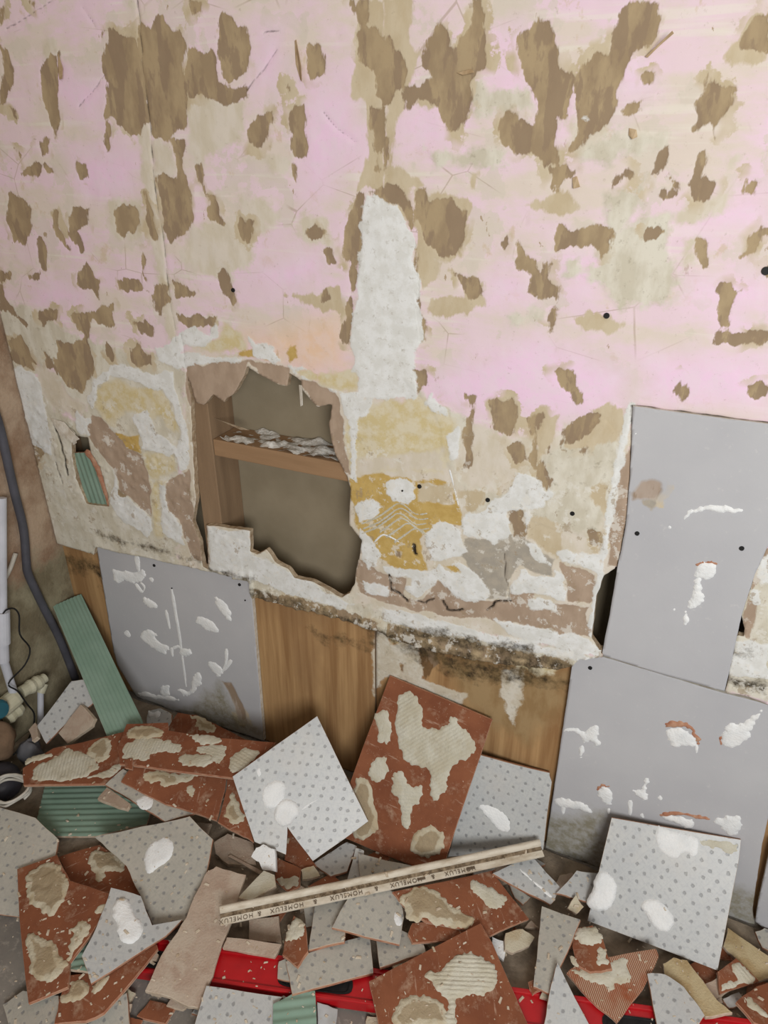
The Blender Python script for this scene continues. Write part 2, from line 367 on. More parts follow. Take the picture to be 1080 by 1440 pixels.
# ------------------------------------------------------------------ painted sheets (walls, boards)
def sheet(name, x0, x1, z0, z1, y, cell, paints, mat, keep=None, holes=(), thick=.0125, edge=None, relief=None, rag=.002, seed=0, parent=None, **kw):
    nx = int((x1 - x0) / cell) + 1; nz = int((z1 - z0) / cell) + 1
    gx, gz = np.meshgrid(np.linspace(x0, x1, nx), np.linspace(z0, z1, nz))
    P = np.stack([gx.ravel(), gz.ravel()], 1); Np = len(P)
    L = np.full((len(CLS), Np), -.05)
    for op in paints:
        k = CLS.index(op[0]); poly = op[1]; r = op[2] if len(op) > 2 else None
        lo = poly.min(0) - .06; hi = poly.max(0) + .06
        idx = np.where((P[:, 0] > lo[0]) & (P[:, 0] < hi[0]) & (P[:, 1] > lo[1]) & (P[:, 1] < hi[1]))[0]
        if not len(idx): continue
        s = sdf_line(P[idx], poly, r) if r else sdf_poly(P[idx], poly)
        s = np.clip(s, -.05, .05)
        L[k, idx] = np.maximum(L[k, idx], s)
        if k < CLS.index('M'):
            for j in range(k + 1, len(CLS) - 2): L[j, idx] = np.minimum(L[j, idx], -s)
    K = np.full(Np, 1.0)
    if keep is not None: K = sdf_poly(P, keep)
    for hpoly in holes: K = np.minimum(K, -sdf_poly(P, hpoly))
    if rag: K = np.where(np.abs(K) < .5, K + rag * 2 * fbm(P[:, 0] / .018, P[:, 1] / .018, seed + 5, 3), K)
    off = np.zeros(Np)
    hgt = {'W': .0006, 'S': .0006, 'C': .0003, 'B': -.0006, 'X': -.0008, 'D': -.004, 'T': -.0004}
    for k, hv in hgt.items():
        off += hv * np.clip(L[CLS.index(k)] / .004 + .5, 0, 1)
    if relief is not None: off += relief(P, L, K)
    X = P.copy()
    if keep is not None or len(holes):
        Kg = K.reshape(nz, nx); gz_, gx_ = np.gradient(Kg, (z1 - z0) / (nz - 1), (x1 - x0) / (nx - 1))
        gn = np.stack([gx_.ravel(), gz_.ravel()], 1); gl = (gn ** 2).sum(1) + 1e-6
        near = (K > -.96 * cell) & (K < .45 * cell)
        X[near] -= (K[near] / np.maximum(gl[near], .4))[:, None] * gn[near]
        X[near] = P[near] + np.clip(X[near] - P[near], -cell, cell)
    ok = K > -.96 * cell
    V = np.stack([X[:, 0], y - off, X[:, 1]], 1)
    i = np.arange(Np).reshape(nz, nx)
    quads = np.stack([i[:-1, :-1].ravel(), i[:-1, 1:].ravel(), i[1:, 1:].ravel(), i[1:, :-1].ravel()], 1)
    quads = quads[ok[quads].all(1) & (K[quads].max(1) > .45 * cell)]
    used = np.unique(quads); remap = np.full(Np, -1); remap[used] = np.arange(len(used))
    quads = remap[quads]; V = V[used]; LL = L[:, used]
    e = np.concatenate([quads[:, [0, 1]], quads[:, [1, 2]], quads[:, [2, 3]], quads[:, [3, 0]]])
    key = np.sort(e, 1); kk = key[:, 0].astype(np.int64) * len(V) + key[:, 1]
    _, inv, cnt = np.unique(kk, return_inverse=True, return_counts=True)
    be = e[cnt[inv] == 1]
    bv = np.unique(be); bm = np.full(len(V), -1); bm[bv] = np.arange(len(bv)) + len(V)
    Vb = V[bv].copy(); Vb[:, 1] = y + thick
    side = np.stack([be[:, 1], be[:, 0], bm[be[:, 0]], bm[be[:, 1]]], 1)
    allv = np.vstack([V, Vb]); faces = np.vstack([quads, side])
    me = bpy.data.meshes.new(name)
    me.vertices.add(len(allv)); me.vertices.foreach_set('co', allv.astype(np.float32).ravel())
    me.loops.add(faces.size); me.loops.foreach_set('vertex_index', faces.astype(np.int32).ravel())
    me.polygons.add(len(faces)); me.polygons.foreach_set('loop_start', np.arange(0, faces.size, 4, dtype=np.int32))
    me.materials.append(mat); me.materials.append(edge or M_CORE2)
    me.polygons.foreach_set('material_index', np.r_[np.zeros(len(quads)), np.ones(len(side))].astype(np.int32))
    me.polygons.foreach_set('use_smooth', np.r_[np.ones(len(quads)), np.zeros(len(side))].astype(bool))
    LL = np.hstack([LL, LL[:, bv]])
    for a in range(NA):
        at = me.attributes.new('lay%d' % a, 'FLOAT_VECTOR', 'POINT')
        d = np.zeros((len(allv), 3), np.float32)
        for c in range(3):
            if a * 3 + c < len(CLS): d[:, c] = LL[a * 3 + c]
        at.data.foreach_set('vector', d.ravel())
    me.update(); me.validate()
    return link(bpy.data.objects.new(name, me), parent, **kw)

# ------------------------------------------------------------------ what the wall shows (pixels of three study crops)
PA = []
def jag(q, amp, it, sd):
    r = np.random.default_rng(sd)
    for _ in range(it):
        o = [q[0]]
        for a, b in zip(q[:-1], q[1:]): o += [(a + b) / 2 + r.uniform(-1, 1, 2) * min(amp, np.linalg.norm(b - a) * .25), b]
        q = np.array(o); amp *= .5
    return q
def paint(cls, s, fr, w=None, y=0.0, to=None):
    q = xz(T(s, *fr), y)
    if w is not None and cls == 'D': q = jag(q, .004, 3, len(PA))
    (PA if to is None else to).append((cls, rough(q, .008, 2, len(PA)) if w is None else q) + ((w,) if w else ()))
A = (0, 0, 2.0); B_ = (540, 0, 2.0); L3 = (0, 400, 2.7); L4 = (380, 520, 2.7); L5 = (680, 520, 2.7); PX = (0, 0, 1.0); H4 = (240, 440, 4.154); V4 = (0, 400, 4.5)
for s in ('870,230 1000,250 1020,400 930,540 880,560 840,480', '720,740 900,690 910,800 830,830 720,780', '560,700 720,690 760,760 640,760',
          '100,180 290,230 280,330 200,320', '180,420 370,440 380,540 240,560', '730,90 800,80 790,260 700,250', '120,800 240,810 260,860 100,860'):
    paint('Q', s, A)
for s in ('830,640 1000,540 1080,530 1080,640 900,660', '300,780 370,760 410,850 300,860', '650,200 740,160 760,260 670,290', '60,300 160,330 190,400 80,410',
          '500,660 600,740 580,830 480,780', '860,770 1080,760 1080,860 1000,900 850,850', '300,100 380,90 400,260 310,280'):
    paint('Q', s, B_)
paint('Q', '600,540 760,470 880,520 880,570 720,590 620,560', PX)
paint('Q', '900,500 1080,500 1080,580 900,560', PX)
paint('K', '345,470 480,445 490,520 440,530 380,500', PX)
for s in ('540,640 660,620 720,680 700,760 620,790 500,740', '375,0 390,120 408,260 430,420 445,560 465,700 475,800 490,880 500,960 470,960 440,800 425,690 410,560 395,420 385,300 365,120 350,0',
          '430,395 480,395 490,460 480,500 440,490', '670,550 750,550 790,610 740,660 680,650', '840,610 920,620 930,680 870,690 830,650', '120,115 160,110 165,145 130,170',
          '530,280 690,280 680,400 560,470 530,430', '300,560 400,560 405,670 330,680 300,620', '720,420 830,430 820,490 770,490'):
    paint('C', s, A)
for s in ('940,545 960,480 985,450 960,590 860,630 815,635 850,560', '835,680 880,680 880,750 845,745', '490,340 620,330 610,420 520,430'):
    paint('C', s, B_)
for s in ('350,885 420,870 455,880 450,900 370,915', '625,540 730,510 740,560 690,640 640,660 630,600', '640,650 800,600 830,800 790,860 660,870 600,790 500,780 520,740 600,740',
          '120,420 330,420 350,470 150,470', '540,430 660,370 800,380 780,420 640,460 540,440', '220,200 400,260 410,330 330,310 250,330'):
    paint('S', s, B_)
for s in ('0,430 30,450 75,470 80,510 85,560 75,600 100,620 80,700 130,770 60,760 30,640 0,530', '60,740 130,700 200,740 290,790 356,810 360,845 300,840 140,800 60,780'):
    paint('S', s, PX)
paint('S', '0,490 0,420 60,440 130,480 200,500 240,490 260,520 265,700 160,720 90,660 60,560', PX)
for s in ('990,90 1000,180 985,270 1030,290 1030,430 1010,500 1000,545 1080,530 1080,0 1040,0', '800,830 880,830 960,800 970,870 960,880 900,870 850,850', '140,600 165,590 190,640 180,680'):
    paint('T', s, A)
for s in ('0,0 80,0 70,110 100,150 60,250 40,330 30,460 120,525 0,535', '1015,60 1080,40 1080,180 950,165 985,110', '80,530 250,570 240,660 220,720 150,730 150,790 110,810 90,740 90,600',
          '185,760 280,790 285,860 200,890 120,870 130,840 230,840', '400,575 450,560 520,530 540,590 490,605', '525,890 630,890 680,910 640,945 540,910', '240,490 262,488 250,525 240,520',
          '90,240 260,210 250,270 200,300 80,300'):
    paint('T', s, B_)
for s in ('305,80 345,100 385,110 400,180 415,260 420,340 395,375 360,370 325,340 290,325 295,200', '390,60 420,75 445,45 490,90 520,110 525,290 520,370 470,395 425,380 405,220 385,120',
          '530,135 560,150 590,140 610,160 615,230 640,245 690,230 695,270 640,300 570,270 530,275', '615,45 640,42 690,75 708,130 695,200 660,230 625,220 610,120',
          '0,130 20,145 38,210 25,270 0,295', '170,140 165,165 165,240 160,300 170,350 155,395 140,330 120,280 115,220 125,170', '98,390 120,400 138,390 135,430 118,440',
          '38,415 60,435 62,448 50,442', '60,490 95,450 118,470 110,495', '220,455 240,460 243,500 225,505 215,480', '20,540 60,555 90,590 92,640 65,690 35,680 15,620',
          '205,585 250,585 252,640 215,650 240,700 225,710 195,660', '160,590 165,640 185,680 200,700 195,715 175,680 150,640', '320,590 350,580 375,575 398,600 390,640 360,660 350,682 330,650 318,610',
          '300,345 310,350 308,390 315,420 300,433 295,400', '115,665 130,700 132,760 115,770 102,720', '225,755 245,740 280,790 275,840 255,815 215,800',
          '545,470 565,462 575,490 570,510 580,540 610,550 612,600 630,630 610,628 588,610 590,570 570,530 555,500',
          '480,385 520,390 520,500 540,545 545,610 530,655 480,680 455,640 450,560 440,510 455,480 495,510 490,440', '765,310 760,360 745,400 730,425 700,400 700,350 735,318',
          '858,292 860,340 868,400 850,440 825,430 818,380 805,350 812,315', '670,600 690,625 713,620 710,670 698,680 670,650', '860,640 885,632 912,650 905,672 870,670 852,660',
          '905,705 935,700 942,740 925,745', '530,0 570,0 568,35 540,42', '865,125 895,112 915,180 910,215 870,225 858,190', '985,0 1035,0 1040,60 1010,70 990,30',
          '1000,85 1050,75 1080,110 1080,280 1050,270 1050,200 1020,180 1005,140', '1045,300 1080,300 1080,420 1060,430 1065,480 1050,480 1050,400',
          '1000,545 1080,525 1085,575 1030,545 1022,580 1015,640 1020,700 1000,800 990,860 985,970 965,970 970,860 985,800 985,740 965,720 980,620',
          '895,830 915,815 930,840 905,848', '330,790 390,788 405,800 415,820 380,815 350,820 335,810', '400,710 415,730 405,770 412,795 398,780', '440,800 465,815 465,850 445,890 432,850',
          '485,790 520,800 550,825 530,840 495,835', '610,770 630,755 645,790 665,850 655,862 620,810', '495,880 560,885 605,895 600,920 560,920 500,905', '105,880 165,872 160,900 135,905 120,940',
          '195,885 280,870 320,850 325,915 295,920 260,900 250,955 225,930', '365,895 410,905 435,920 430,950 390,930', '0,800 20,840 50,890 80,915 75,920 30,880 0,870', '0,760 30,765 30,790 0,790',
          '405,545 425,580 430,640 450,670 440,690 418,650 410,600', '800,240 815,235 820,255 810,270', '80,0 100,0 98,30 85,20', '0,20 14,0 10,50 0,60', '820,460 832,470 828,520 818,500',
          '120,465 150,470 155,490 140,490', '285,85 292,90 288,115 280,105', '25,300 40,300 45,330 35,325', '80,770 110,772 108,785 85,785'):
    paint('B', s, A)
for s in ('10,100 40,130 62,195 50,230 25,260 15,300 0,300 0,105', '145,60 180,100 192,155 215,120 240,60 245,0 275,0 278,90 290,180 275,200 240,230 245,280 225,340 210,390 185,370 150,300 110,280 60,310 60,250 100,230 130,215 105,190 120,110',
          '430,45 460,55 485,130 490,180 530,215 520,280 525,330 490,330 480,400 490,460 450,470 425,430 370,435 330,405 325,370 340,310 380,340 420,345 425,280 415,240 380,190 385,100',
          '665,30 700,0 770,5 778,60 740,130 700,160 675,190 660,290 640,330 590,380 540,425 525,425 540,380 530,260 560,200 590,125 630,155 645,80',
          '1080,35 1040,60 1000,100 990,130 1040,140 1080,150', '910,212 940,235 980,250 975,290 945,340 930,390 915,345 900,350 880,380 865,370 875,290 895,260', '680,300 722,285 725,315 700,325 672,320',
          '800,410 790,460 770,490 760,485 780,430', '635,540 645,505 690,470 710,480 705,500 660,515', '800,490 830,520 830,555 790,570 760,555 775,530 815,530 800,505',
          '895,435 900,460 890,500 940,510 935,550 900,570 855,545 850,520 870,500 880,460', '1020,490 1055,510 1035,560 1010,540', '1085,650 1060,670 1040,710 1000,725 1020,670 1060,630',
          '735,650 770,630 785,650 765,670 735,668', '880,670 915,680 910,745 885,750 875,720', '490,630 530,650 600,625 638,650 630,700 610,735 600,700 560,690 510,700 485,700',
          '380,665 395,700 410,720 440,755 455,725 470,745 465,780 490,810 490,850 440,835 405,820 410,780 375,755 375,710', '475,850 490,870 485,900 470,930 460,900',
          '940,795 960,790 980,815 1010,815 985,840 970,870 968,915 945,920 935,880 945,840', '930,965 940,930 1000,940 1085,930 1085,965',
          '90,545 120,525 130,560 190,555 230,600 230,660 210,715 160,720 125,690 110,640 85,600', '200,770 225,775 265,785 280,830 250,845 230,820', '465,470 520,480 550,470 545,510 510,500 480,520 485,540 460,530',
          '415,390 435,395 430,430 412,415', '720,210 755,210 750,225 730,235', '0,520 60,540 80,600 92,700 105,800 112,900 118,960 100,960 95,860 80,720 70,620 40,575 0,565', '0,380 14,385 10,470 0,480',
          '330,685 345,665 355,690 340,700', '1070,745 1090,750 1090,770 1070,775'):
    paint('B', s, B_)
paint('W', '560,335 572,330 578,340 568,348', B_); paint('Q', '485,335 515,330 520,400 490,395', B_)
paint('D', '385,0 400,180 425,400 450,620 470,790 495,960', A, .0007)
for s in ('740,95 790,92', '15,80 120,20 150,0', '690,255 780,140', '220,300 295,210', '910,315 1000,400', '230,20 270,80'): paint('D', s, A, .0004)
# middle zone
paint('S', '0,520 60,500 200,520 262,515 300,520 300,830 50,800 0,600', PX)
paint('C', '262,500 340,500 480,540 520,560 520,880 290,840 250,800', PX)
paint('S', '280,740 360,770 500,840 850,920 850,940 700,945 350,850 280,810', PX)
paint('C', '480,556 560,566 640,585 720,640 800,600 885,590 885,700 845,915 640,890 500,850 488,700', PX)
paint('S', '640,640 700,600 760,640 850,590 870,640 840,760 720,720 660,720', PX)
for s in ('690,570 720,560 730,590 715,640 700,620', '740,590 765,580 770,640 750,660', '780,640 800,600 830,590 850,600 820,640 790,680', '700,660 720,650 730,680 710,690'): paint('B', s, PX)
paint('S', '560,520 600,560 660,590 700,650 640,690 620,600', PX)
paint('W', '508,300 514,273 528,274 545,290 560,286 575,320 583,370 590,410 594,460 585,510 583,560 500,562 500,500 495,450 500,400 508,340', PX)
for s in ('30,210 80,190 110,240 140,310 120,330 40,290', '215,215 320,200 345,260 360,330 310,410 270,390 230,350 205,290', '160,245 190,270 220,330 215,370 190,350', '490,240 520,225 575,270 580,310 500,300',
          '405,215 430,260 425,290 405,270', '90,610 150,605 175,640 150,690 110,670', '440,770 480,800 470,840 420,830', '580,0 640,0 650,60 600,130 585,60'):
    paint('B', s, L3)
for s in ('110,290 200,320 260,420 330,460 300,520 220,480 150,400',): paint('C', s, L3)
for s in ('365,400 440,360 500,390 600,390 650,460 690,550 660,560 600,500 480,480 430,540 400,510 360,460', '550,640 660,650 670,710 600,740 570,740', '700,220 780,230 830,200 850,140 920,190 940,260 800,260', '570,740 630,750 610,860 620,960 590,960'):
    paint('Y', s, L3)
paint('O', '430,560 530,570 540,640 480,620 440,590', L3); paint('O', '400,230 480,215 520,260 580,245 575,285 480,260 400,250', H4)
paint('O', '690,190 730,190 740,260 700,290 680,240', H4)
for s in ('500,500 560,480 590,560 650,600 680,640 600,640 540,620 525,550', '420,310 500,310 600,340 660,330 690,480 720,650 710,700 680,720 660,640 690,560 660,470 620,400 500,360 420,345 370,390 350,470 330,440 350,370',
          '590,240 640,225 690,180 740,160 800,190 820,150 830,200 780,230 700,225 690,260 930,280 900,305 780,315 720,330 680,320 600,290', '290,480 350,510 345,570 300,560 285,520',
          '20,330 80,310 150,360 185,520 200,650 110,600 60,480', '430,690 450,800 520,840 580,890 560,960 470,900 420,830', '610,760 640,760 650,860 690,920 700,990 620,940'):
    paint('W', s, L3)
for s in ('440,120 520,180 600,200 640,280 600,300 480,250 480,200', '690,310 760,310 860,360 900,410 1000,460 1090,450 1050,560 1030,620 980,470 900,420 800,390 750,370', '950,590 1030,640 1030,840 970,800 960,720 1000,690 980,640 950,680',
          '640,960 660,1000 650,1040 640,1030'):
    paint('W', s, H4)
for s in ('350,495 400,520 440,570 480,620 540,650 575,780 575,880 520,830 460,790 430,700 390,650 350,600 330,540', '635,750 720,700 735,850 740,900 690,900 640,860 625,800', '680,890 790,870 805,1070 740,1040 700,960'):
    paint('X', s, L3)
for s in ('262,516 290,513 340,510 349,507 348,530 333,560 315,572 300,560 286,575 268,572', '349,506 375,510 406,518 408,548 370,535', '420,533 450,543 477,558 482,600 487,640 497,672 470,655 461,600 462,572 440,572'):
    paint('X', s, PX)
for s in ('300,180 440,110 560,110 660,160 700,200 690,300 660,390 500,380 310,400 290,300', '330,0 330,80 200,60 80,0'): paint('Y', s, L4)
paint('C', '760,200 1000,250 1000,330 900,470 760,450 700,400 700,330', L4)
paint('C', '330,330 660,300 660,390 500,385 320,395', L4)
paint('O', '300,405 430,395 560,425 690,430 730,590 640,580 590,620 560,640 600,760 500,760 420,720 380,660 330,600 305,480', L4)
paint('T', '560,430 690,430 700,510 560,505', L4)
paint('T', '700,450 820,450 800,520 750,540 720,500', L4)
for s in ('740,90 780,100 770,180 760,360 730,380 720,240 750,170', '1020,260 1080,180 1080,400 1040,400 980,350', '820,110 880,120 900,150 850,165', '540,0 600,0 600,60 560,100'): paint('B', s, L4)
paint('G', '740,640 830,640 900,620 1000,660 1080,720 1080,790 1000,770 950,740 900,800 900,860 820,870 780,780 720,700', L4)
for s in ('325,800 340,720 400,760 450,780 520,790 510,870 560,880 640,800 740,880 830,880 910,870 920,960 700,940 560,920 340,850', '910,540 965,540 970,600 930,640'): paint('X', s, L4)
for s in ('440,430 490,410 540,430 550,480 510,510 470,505 440,470', '320,520 400,495 420,520 400,560 340,580', '590,620 650,575 730,610 730,660 750,690 680,720 610,720 590,660', '340,600 380,640 420,700 410,740 370,760 350,700 330,650',
          '420,740 500,760 600,765 640,740 720,730 800,790 835,850 820,880 740,880 700,860 640,800 560,870 510,830 540,790 440,770',
          '725,560 800,540 840,500 900,470 940,390 1000,400 1040,440 1080,460 1040,520 990,530 980,600 965,640 970,560 920,570 910,620 860,650 850,680 835,650 800,640 730,630',
          '270,80 380,120 370,180 290,190', '296,180 330,200 328,430 300,410', '350,800 450,820 450,860 360,850', '590,130 615,80 660,140 670,170 620,160', '680,240 720,220 720,330 690,340 670,300'):
    paint('W', s, L4)
paint('O', '650,740 700,740 735,770 700,770', L4); paint('B', '470,690 500,690 495,715 475,710', L4); paint('D', '545,665 552,700', L4, .004)
for s in ('400,150 530,140 545,200 500,260 440,290 340,320 300,290 320,230 400,220 430,190', '230,180 290,170 270,260 240,330 190,370 200,280', '400,440 480,420 470,550 440,520 400,480'): paint('T', s, L5)
for s in ('260,0 340,0 355,60 380,130 340,150 320,90', '80,290 140,270 150,320 160,340 120,360', '10,110 90,130 60,160 30,150', '400,160 440,170 420,220 380,240 330,290 310,260', '210,300 240,330 260,440 240,460 200,400', '725,80 750,38 775,80 750,118',
          '1000,60 1050,50 1080,70 1080,110 1010,100', '90,540 155,535 160,600 150,640 110,640', '390,600 460,620 450,670 410,660'): paint('B', s, L5)
paint('T', '180,550 230,560 290,590 300,640 275,710 220,670 170,640', L5)
paint('S', '230,330 340,310 440,370 480,400 400,420 370,480 300,470 270,430 230,380', L5)
for s in ('560,250 567,460 555,620 525,745 470,750 490,480 530,360', '290,730 420,780 440,850 400,890 320,880 315,800', '100,850 160,820 190,850 160,900 300,890 400,900 410,1010 300,1010 220,980 100,950'): paint('X', s, L5)
for s in ('280,690 460,700 440,780 300,730', '150,650 200,660 240,720 290,770 320,840 310,880 200,850 110,850 100,820 140,750 190,780 270,780 260,750 180,700', '165,870 250,870 300,930 180,910',
          '20,940 100,950 220,985 290,1000 400,1020 450,1060 440,1100 300,1060 100,1000'): paint('W', s, L5)
paint('W', '562,140 548,200 500,420 465,650 440,800 405,1005', L5, .006)
for s in ('1010,800 1110,770 1110,990 1018,975 1025,900',): paint('S', s, PX)
for s in ('400,420 480,520 430,800 390,790 360,600', '460,270 560,60 600,60 600,300 440,400'): paint('X', s, (980, 760, 5.76))
for s in ('500,150 600,120 600,340 520,360 490,280', '430,400 520,400 510,520 460,510', '290,800 600,830 600,1130 420,1100 240,1080'): paint('W', s, (980, 760, 5.76))
# the dirty ledge along the bottom of the upper wall
paint('S', '300,800 360,800 500,850 600,880 700,900 845,922 845,945 700,940 560,905 360,848 300,830', PX)
paint('W', '290,738 352,746 354,780 380,790 410,805 440,820 480,842 500,850 480,856 420,838 350,812 296,800', PX)
paint('W', '540,855 640,878 700,893 840,922 840,930 700,908 600,890 540,872', PX)
paint('B', '545,876 640,898 800,926 808,945 640,930 540,905', PX)
paint('B', '358,826 430,843 530,874 540,900 440,866 357,845', PX)
paint('W', '560,868 600,872 640,884 690,893 680,902 620,892', PX)
paint('M', '355,832 430,852 530,884 640,918 760,936', PX, .012); paint('M', '560,885 660,905 740,915', PX, .012); paint('M', '70,776 110,790 136,786', PX, .010); paint('M', '140,752 210,770 286,790', PX, .002); paint('M', '296,800 352,812', PX, .003)
paint('M', '600,890 700,915 800,935', PX, .012); paint('M', '232,1120 500,1180', (980, 760, 5.76), .008); paint('M', '340,910 430,910', (980, 760, 5.76), .003)
paint('D', '450,780 460,840 490,850 520,880', L4, .0028); paint('D', '560,880 590,890 620,870', L4, .002); paint('D', '655,880 670,912 730,910', L4, .0026)
paint('D', '820,915 860,880 912,880', L4, .0026); paint('D', '890,700 892,790 905,870', L4, .001)
paint('D', '75,595 90,640 95,668', PX, .003); paint('D', '78,650 88,680', PX, .0016); paint('D', '255,470 262,520', PX, .0008); paint('D', '888,571 1085,597', PX, .0012)
paint('D', '890,571 888,640 880,740 868,800', PX, .0016)
# beyond the photograph the same wear goes on
for i in range(60):
    cx = rng.uniform(.32, 1.2) if i % 2 else rng.uniform(-1.5, 1.2); cz = rng.uniform(.6, 2.3) if i % 2 else rng.uniform(1.78, 2.35)
    a = np.linspace(0, 6.28, 11)[:-1]; r = rng.uniform(.01, .045) * rng.uniform(.6, 1.3, 10)
    PA.append(('B' if i % 3 else 'C', np.stack([cx + r * np.cos(a), cz + 1.7 * r * np.sin(a)], 1)))

# ------------------------------------------------------------------ setting
XC = -1.555                                     # corner with the left wall
UR = T('890,571 1085,597 1115,602 1100,700 1085,760 1078,772 1062,806 1042,868 1030,925 1019,972 930,948 846,921 850,900 858,860 868,800 880,740 886,670 888,620')
hole1 = T('262,522 276,567 286,570 300,554 305,560 315,566 319,560 329,555 343,529 348,512 351,517 370,529 392,540 404,543 406,524 424,536 423,546 433,558 447,572 464,568 467,572 463,594 465,616 472,642 487,668 493,687 491,738 498,746 509,760 506,779 501,800 500,818 492,834 480,840 460,828 440,818 415,812 405,800 388,790 375,772 362,780 352,775 352,746 290,738 294,800 286,796 280,760 271,735 276,700 272,640 268,560')
hole2 = T('270,590 300,575 335,580 345,640 380,690 410,800 415,842 330,832 290,740 275,650', *L3)
hole3 = T('871,794 865,831 854,883 847,918 832,896 839,838 850,809')
hole4 = T('1064,800 1053,834 1041,862 1047,882 1046,895 1030,890 1040,850 1050,815')
low = T('55,750 70,777 100,787 132,782 137,768 200,782 290,802 354,817 357,838 400,848 440,858 480,868 530,885 580,905 640,920 700,932 760,938 806,935 815,925 845,922 850,930 1020,974 1085,993')
lowz = xz(low); lowz = rough(lowz, .006, 1, 3)[:-1]
keep = np.vstack([[[XC - .02, 2.4], [XC - .02, lowz[0, 1]]], lowz, [[1.2, lowz[-1, 1] - .005], [1.2, 2.4]]])
def wall_relief(P, L, K):
    n = fbm(P[:, 0] / .05, P[:, 1] / .05, 3, 4); f = fbm(P[:, 0] / .014, P[:, 1] / .014, 9, 3)
    zb = np.interp(P[:, 0], lowz[:, 0], lowz[:, 1]); d = P[:, 1] - zb
    ledge = np.clip(1 - d / .035, 0, 1) * ((P[:, 0] < -.02) | (P[:, 0] > .25))
    lump = np.clip(1 - np.abs(P[:, 1] - .78) / .25, 0, 1) * (P[:, 0] < -.9)
    return .003 * n + ledge * (.008 + .016 * f) * np.where(P[:, 0] < -.95, .35, 1) + lump * np.clip(f, 0, 1) * .010
wall = sheet('wall_back', XC, 1.2, .50, 2.4, 0.0, .0042, PA, M_WALL, keep, [xz(hole1), xz(hole2), xz(np.vstack([UR[:9], [[1018, 985], [930, 965], [846, 940]], UR[12:]]), -.003), xz(hole3), xz(hole4)],
             relief=wall_relief, seed=2, kind='structure', label='stripped pink plasterboard wall with torn paper patches and broken holes')

# lower plywood boards, 20 mm behind the face of the wall above
PW = []; YP = .02
def lp(cls, s, fr, w=None): paint(cls, s, fr, w, YP, PW)
K2 = (340, 800, 2.25)
lp('T', '640,300 760,300 900,330 1040,330 1030,420 900,560 760,480 700,420', K2)
lp('W', '425,190 560,210 575,350 710,400 695,435 600,400 540,370 455,345 420,400 418,300', K2)
lp('B', '565,215 600,240 625,300 580,350 562,300', K2); lp('B', '498,305 512,305 510,330 500,330', K2)
lp('W', '820,310 885,325 885,400 870,450 860,500 830,460 815,390', K2); lp('Y', '860,285 960,310 1000,325 940,340 870,310', K2); lp('Y', '450,180 560,190 560,230 470,240', K2)
lp('M', '20,60 130,90 300,130 420,175', K2, .010); lp('M', '560,190 700,250 780,290', K2, .028); lp('M', '640,300 720,340', K2, .02); lp('M', '420,180 640,215 1040,290', K2, .012)
lp('M', '545,895 620,905 700,930 760,940 800,965 740,965 690,960 640,950 600,930', PX); lp('M', '75,790 140,800 150,820', PX, .02); lp('D', '85,815 92,850', PX, .003); lp('M', '440,890 520,905', PX, .006)
xs = xz(T('66,780 365,850 527,900 806,950 1085,1000'), YP)[:, 0]
low_top = .60
wl = empty('wall_lower', (0, YP, 0), kind='structure', label='damp brown plywood boards below the broken ledge')
for i, (a, b) in enumerate(((XC - .02, xs[1] - .06), (xs[1] - .055, xs[2]), (xs[2] + .002, xs[3] + .05), (xs[3] + .055, 1.2))):
    o = sheet('plywood_board', a, b, 0.0, min(low_top, float(np.interp(np.linspace(a, b, 9), lowz[:, 0], lowz[:, 1]).max()) + .002), YP + (.0, .0, .003, .004)[i], .006, PW, M_PLY, thick=.012, rag=0, seed=i, edge=M_TIMBER, parent=wl)
    o.location = (0, -YP, 0)

# cavity behind the hole
YB = .105
cav = empty('wall_cavity', (0, YB, 0), kind='structure', label='timber stud cavity with grey backing board behind the hole')
def part_box(name, lo, hi, mat, parent, base, bv=.002):
    v, f = boxmesh(np.array(lo) - base, np.array(hi) - base)
    o = link(mesh(name, v, f, mat), parent); bevel(o, bv); return o
cb = np.array([0, YB, 0])
part_box('backing_board', (XC, YB, .45), (1.2, YB + .012, 2.3), M_BACKB, cav, cb, 0)
s0 = on_y(T('271,620 298,620'), .014)[:, 0]
stud_z = max((wl.matrix_world @ Vector(c))[2] for o_ in wl.children for c in o_.bound_box if o_.bound_box[0][0] < s0[0] < o_.bound_box[6][0])
part_box('stud', (s0[0], .0135, stud_z), (s0[1], YB - .0005, 1.3), M_TIMBER, cav, cb)
part_box('stud', (.02, .0365, .45), (.065, YB - .0005, 1.3), M_TIMBER, cav, cb)
part_box('stud', (XC + .02, .034, .45), (XC + .06, YB - .0005, 1.3), M_TIMBER, cav, cb)
nt = on_y(T('292,619 471,647'), .016)[:, 2].mean(); nb = on_y(T('295,645 488,671'), .016)[:, 2].mean()
nx1 = on_y(T('560,660'), .016)[0, 0]
nog = part_box('noggin', (s0[1] + .001, .016, nb), (nx1, YB - .001, nt), M_TIMBERH, cav, cb)
# plaster dust lying on the noggin
gx, gy = np.meshgrid(np.linspace(s0[1] + .02, nx1 - .02, 60), np.linspace(.018, YB - .004, 16))
hz = np.clip(fbm(gx / .03, gy / .02, 4, 4) * .03 + .004 * np.sin(np.clip((gx - s0[1]) / (nx1 - s0[1]), 0, 1) * 3.14), -.001, .012)
v = np.stack([gx.ravel(), gy.ravel() - YB, nt + hz.ravel()], 1); ii = np.arange(gx.size).reshape(gx.shape)
f = np.stack([ii[:-1, :-1].ravel(), ii[:-1, 1:].ravel(), ii[1:, 1:].ravel(), ii[1:, :-1].ravel()], 1)
link(mesh('plaster_dust', v, f, M_DUST, smooth=True), cav, kind='stuff')
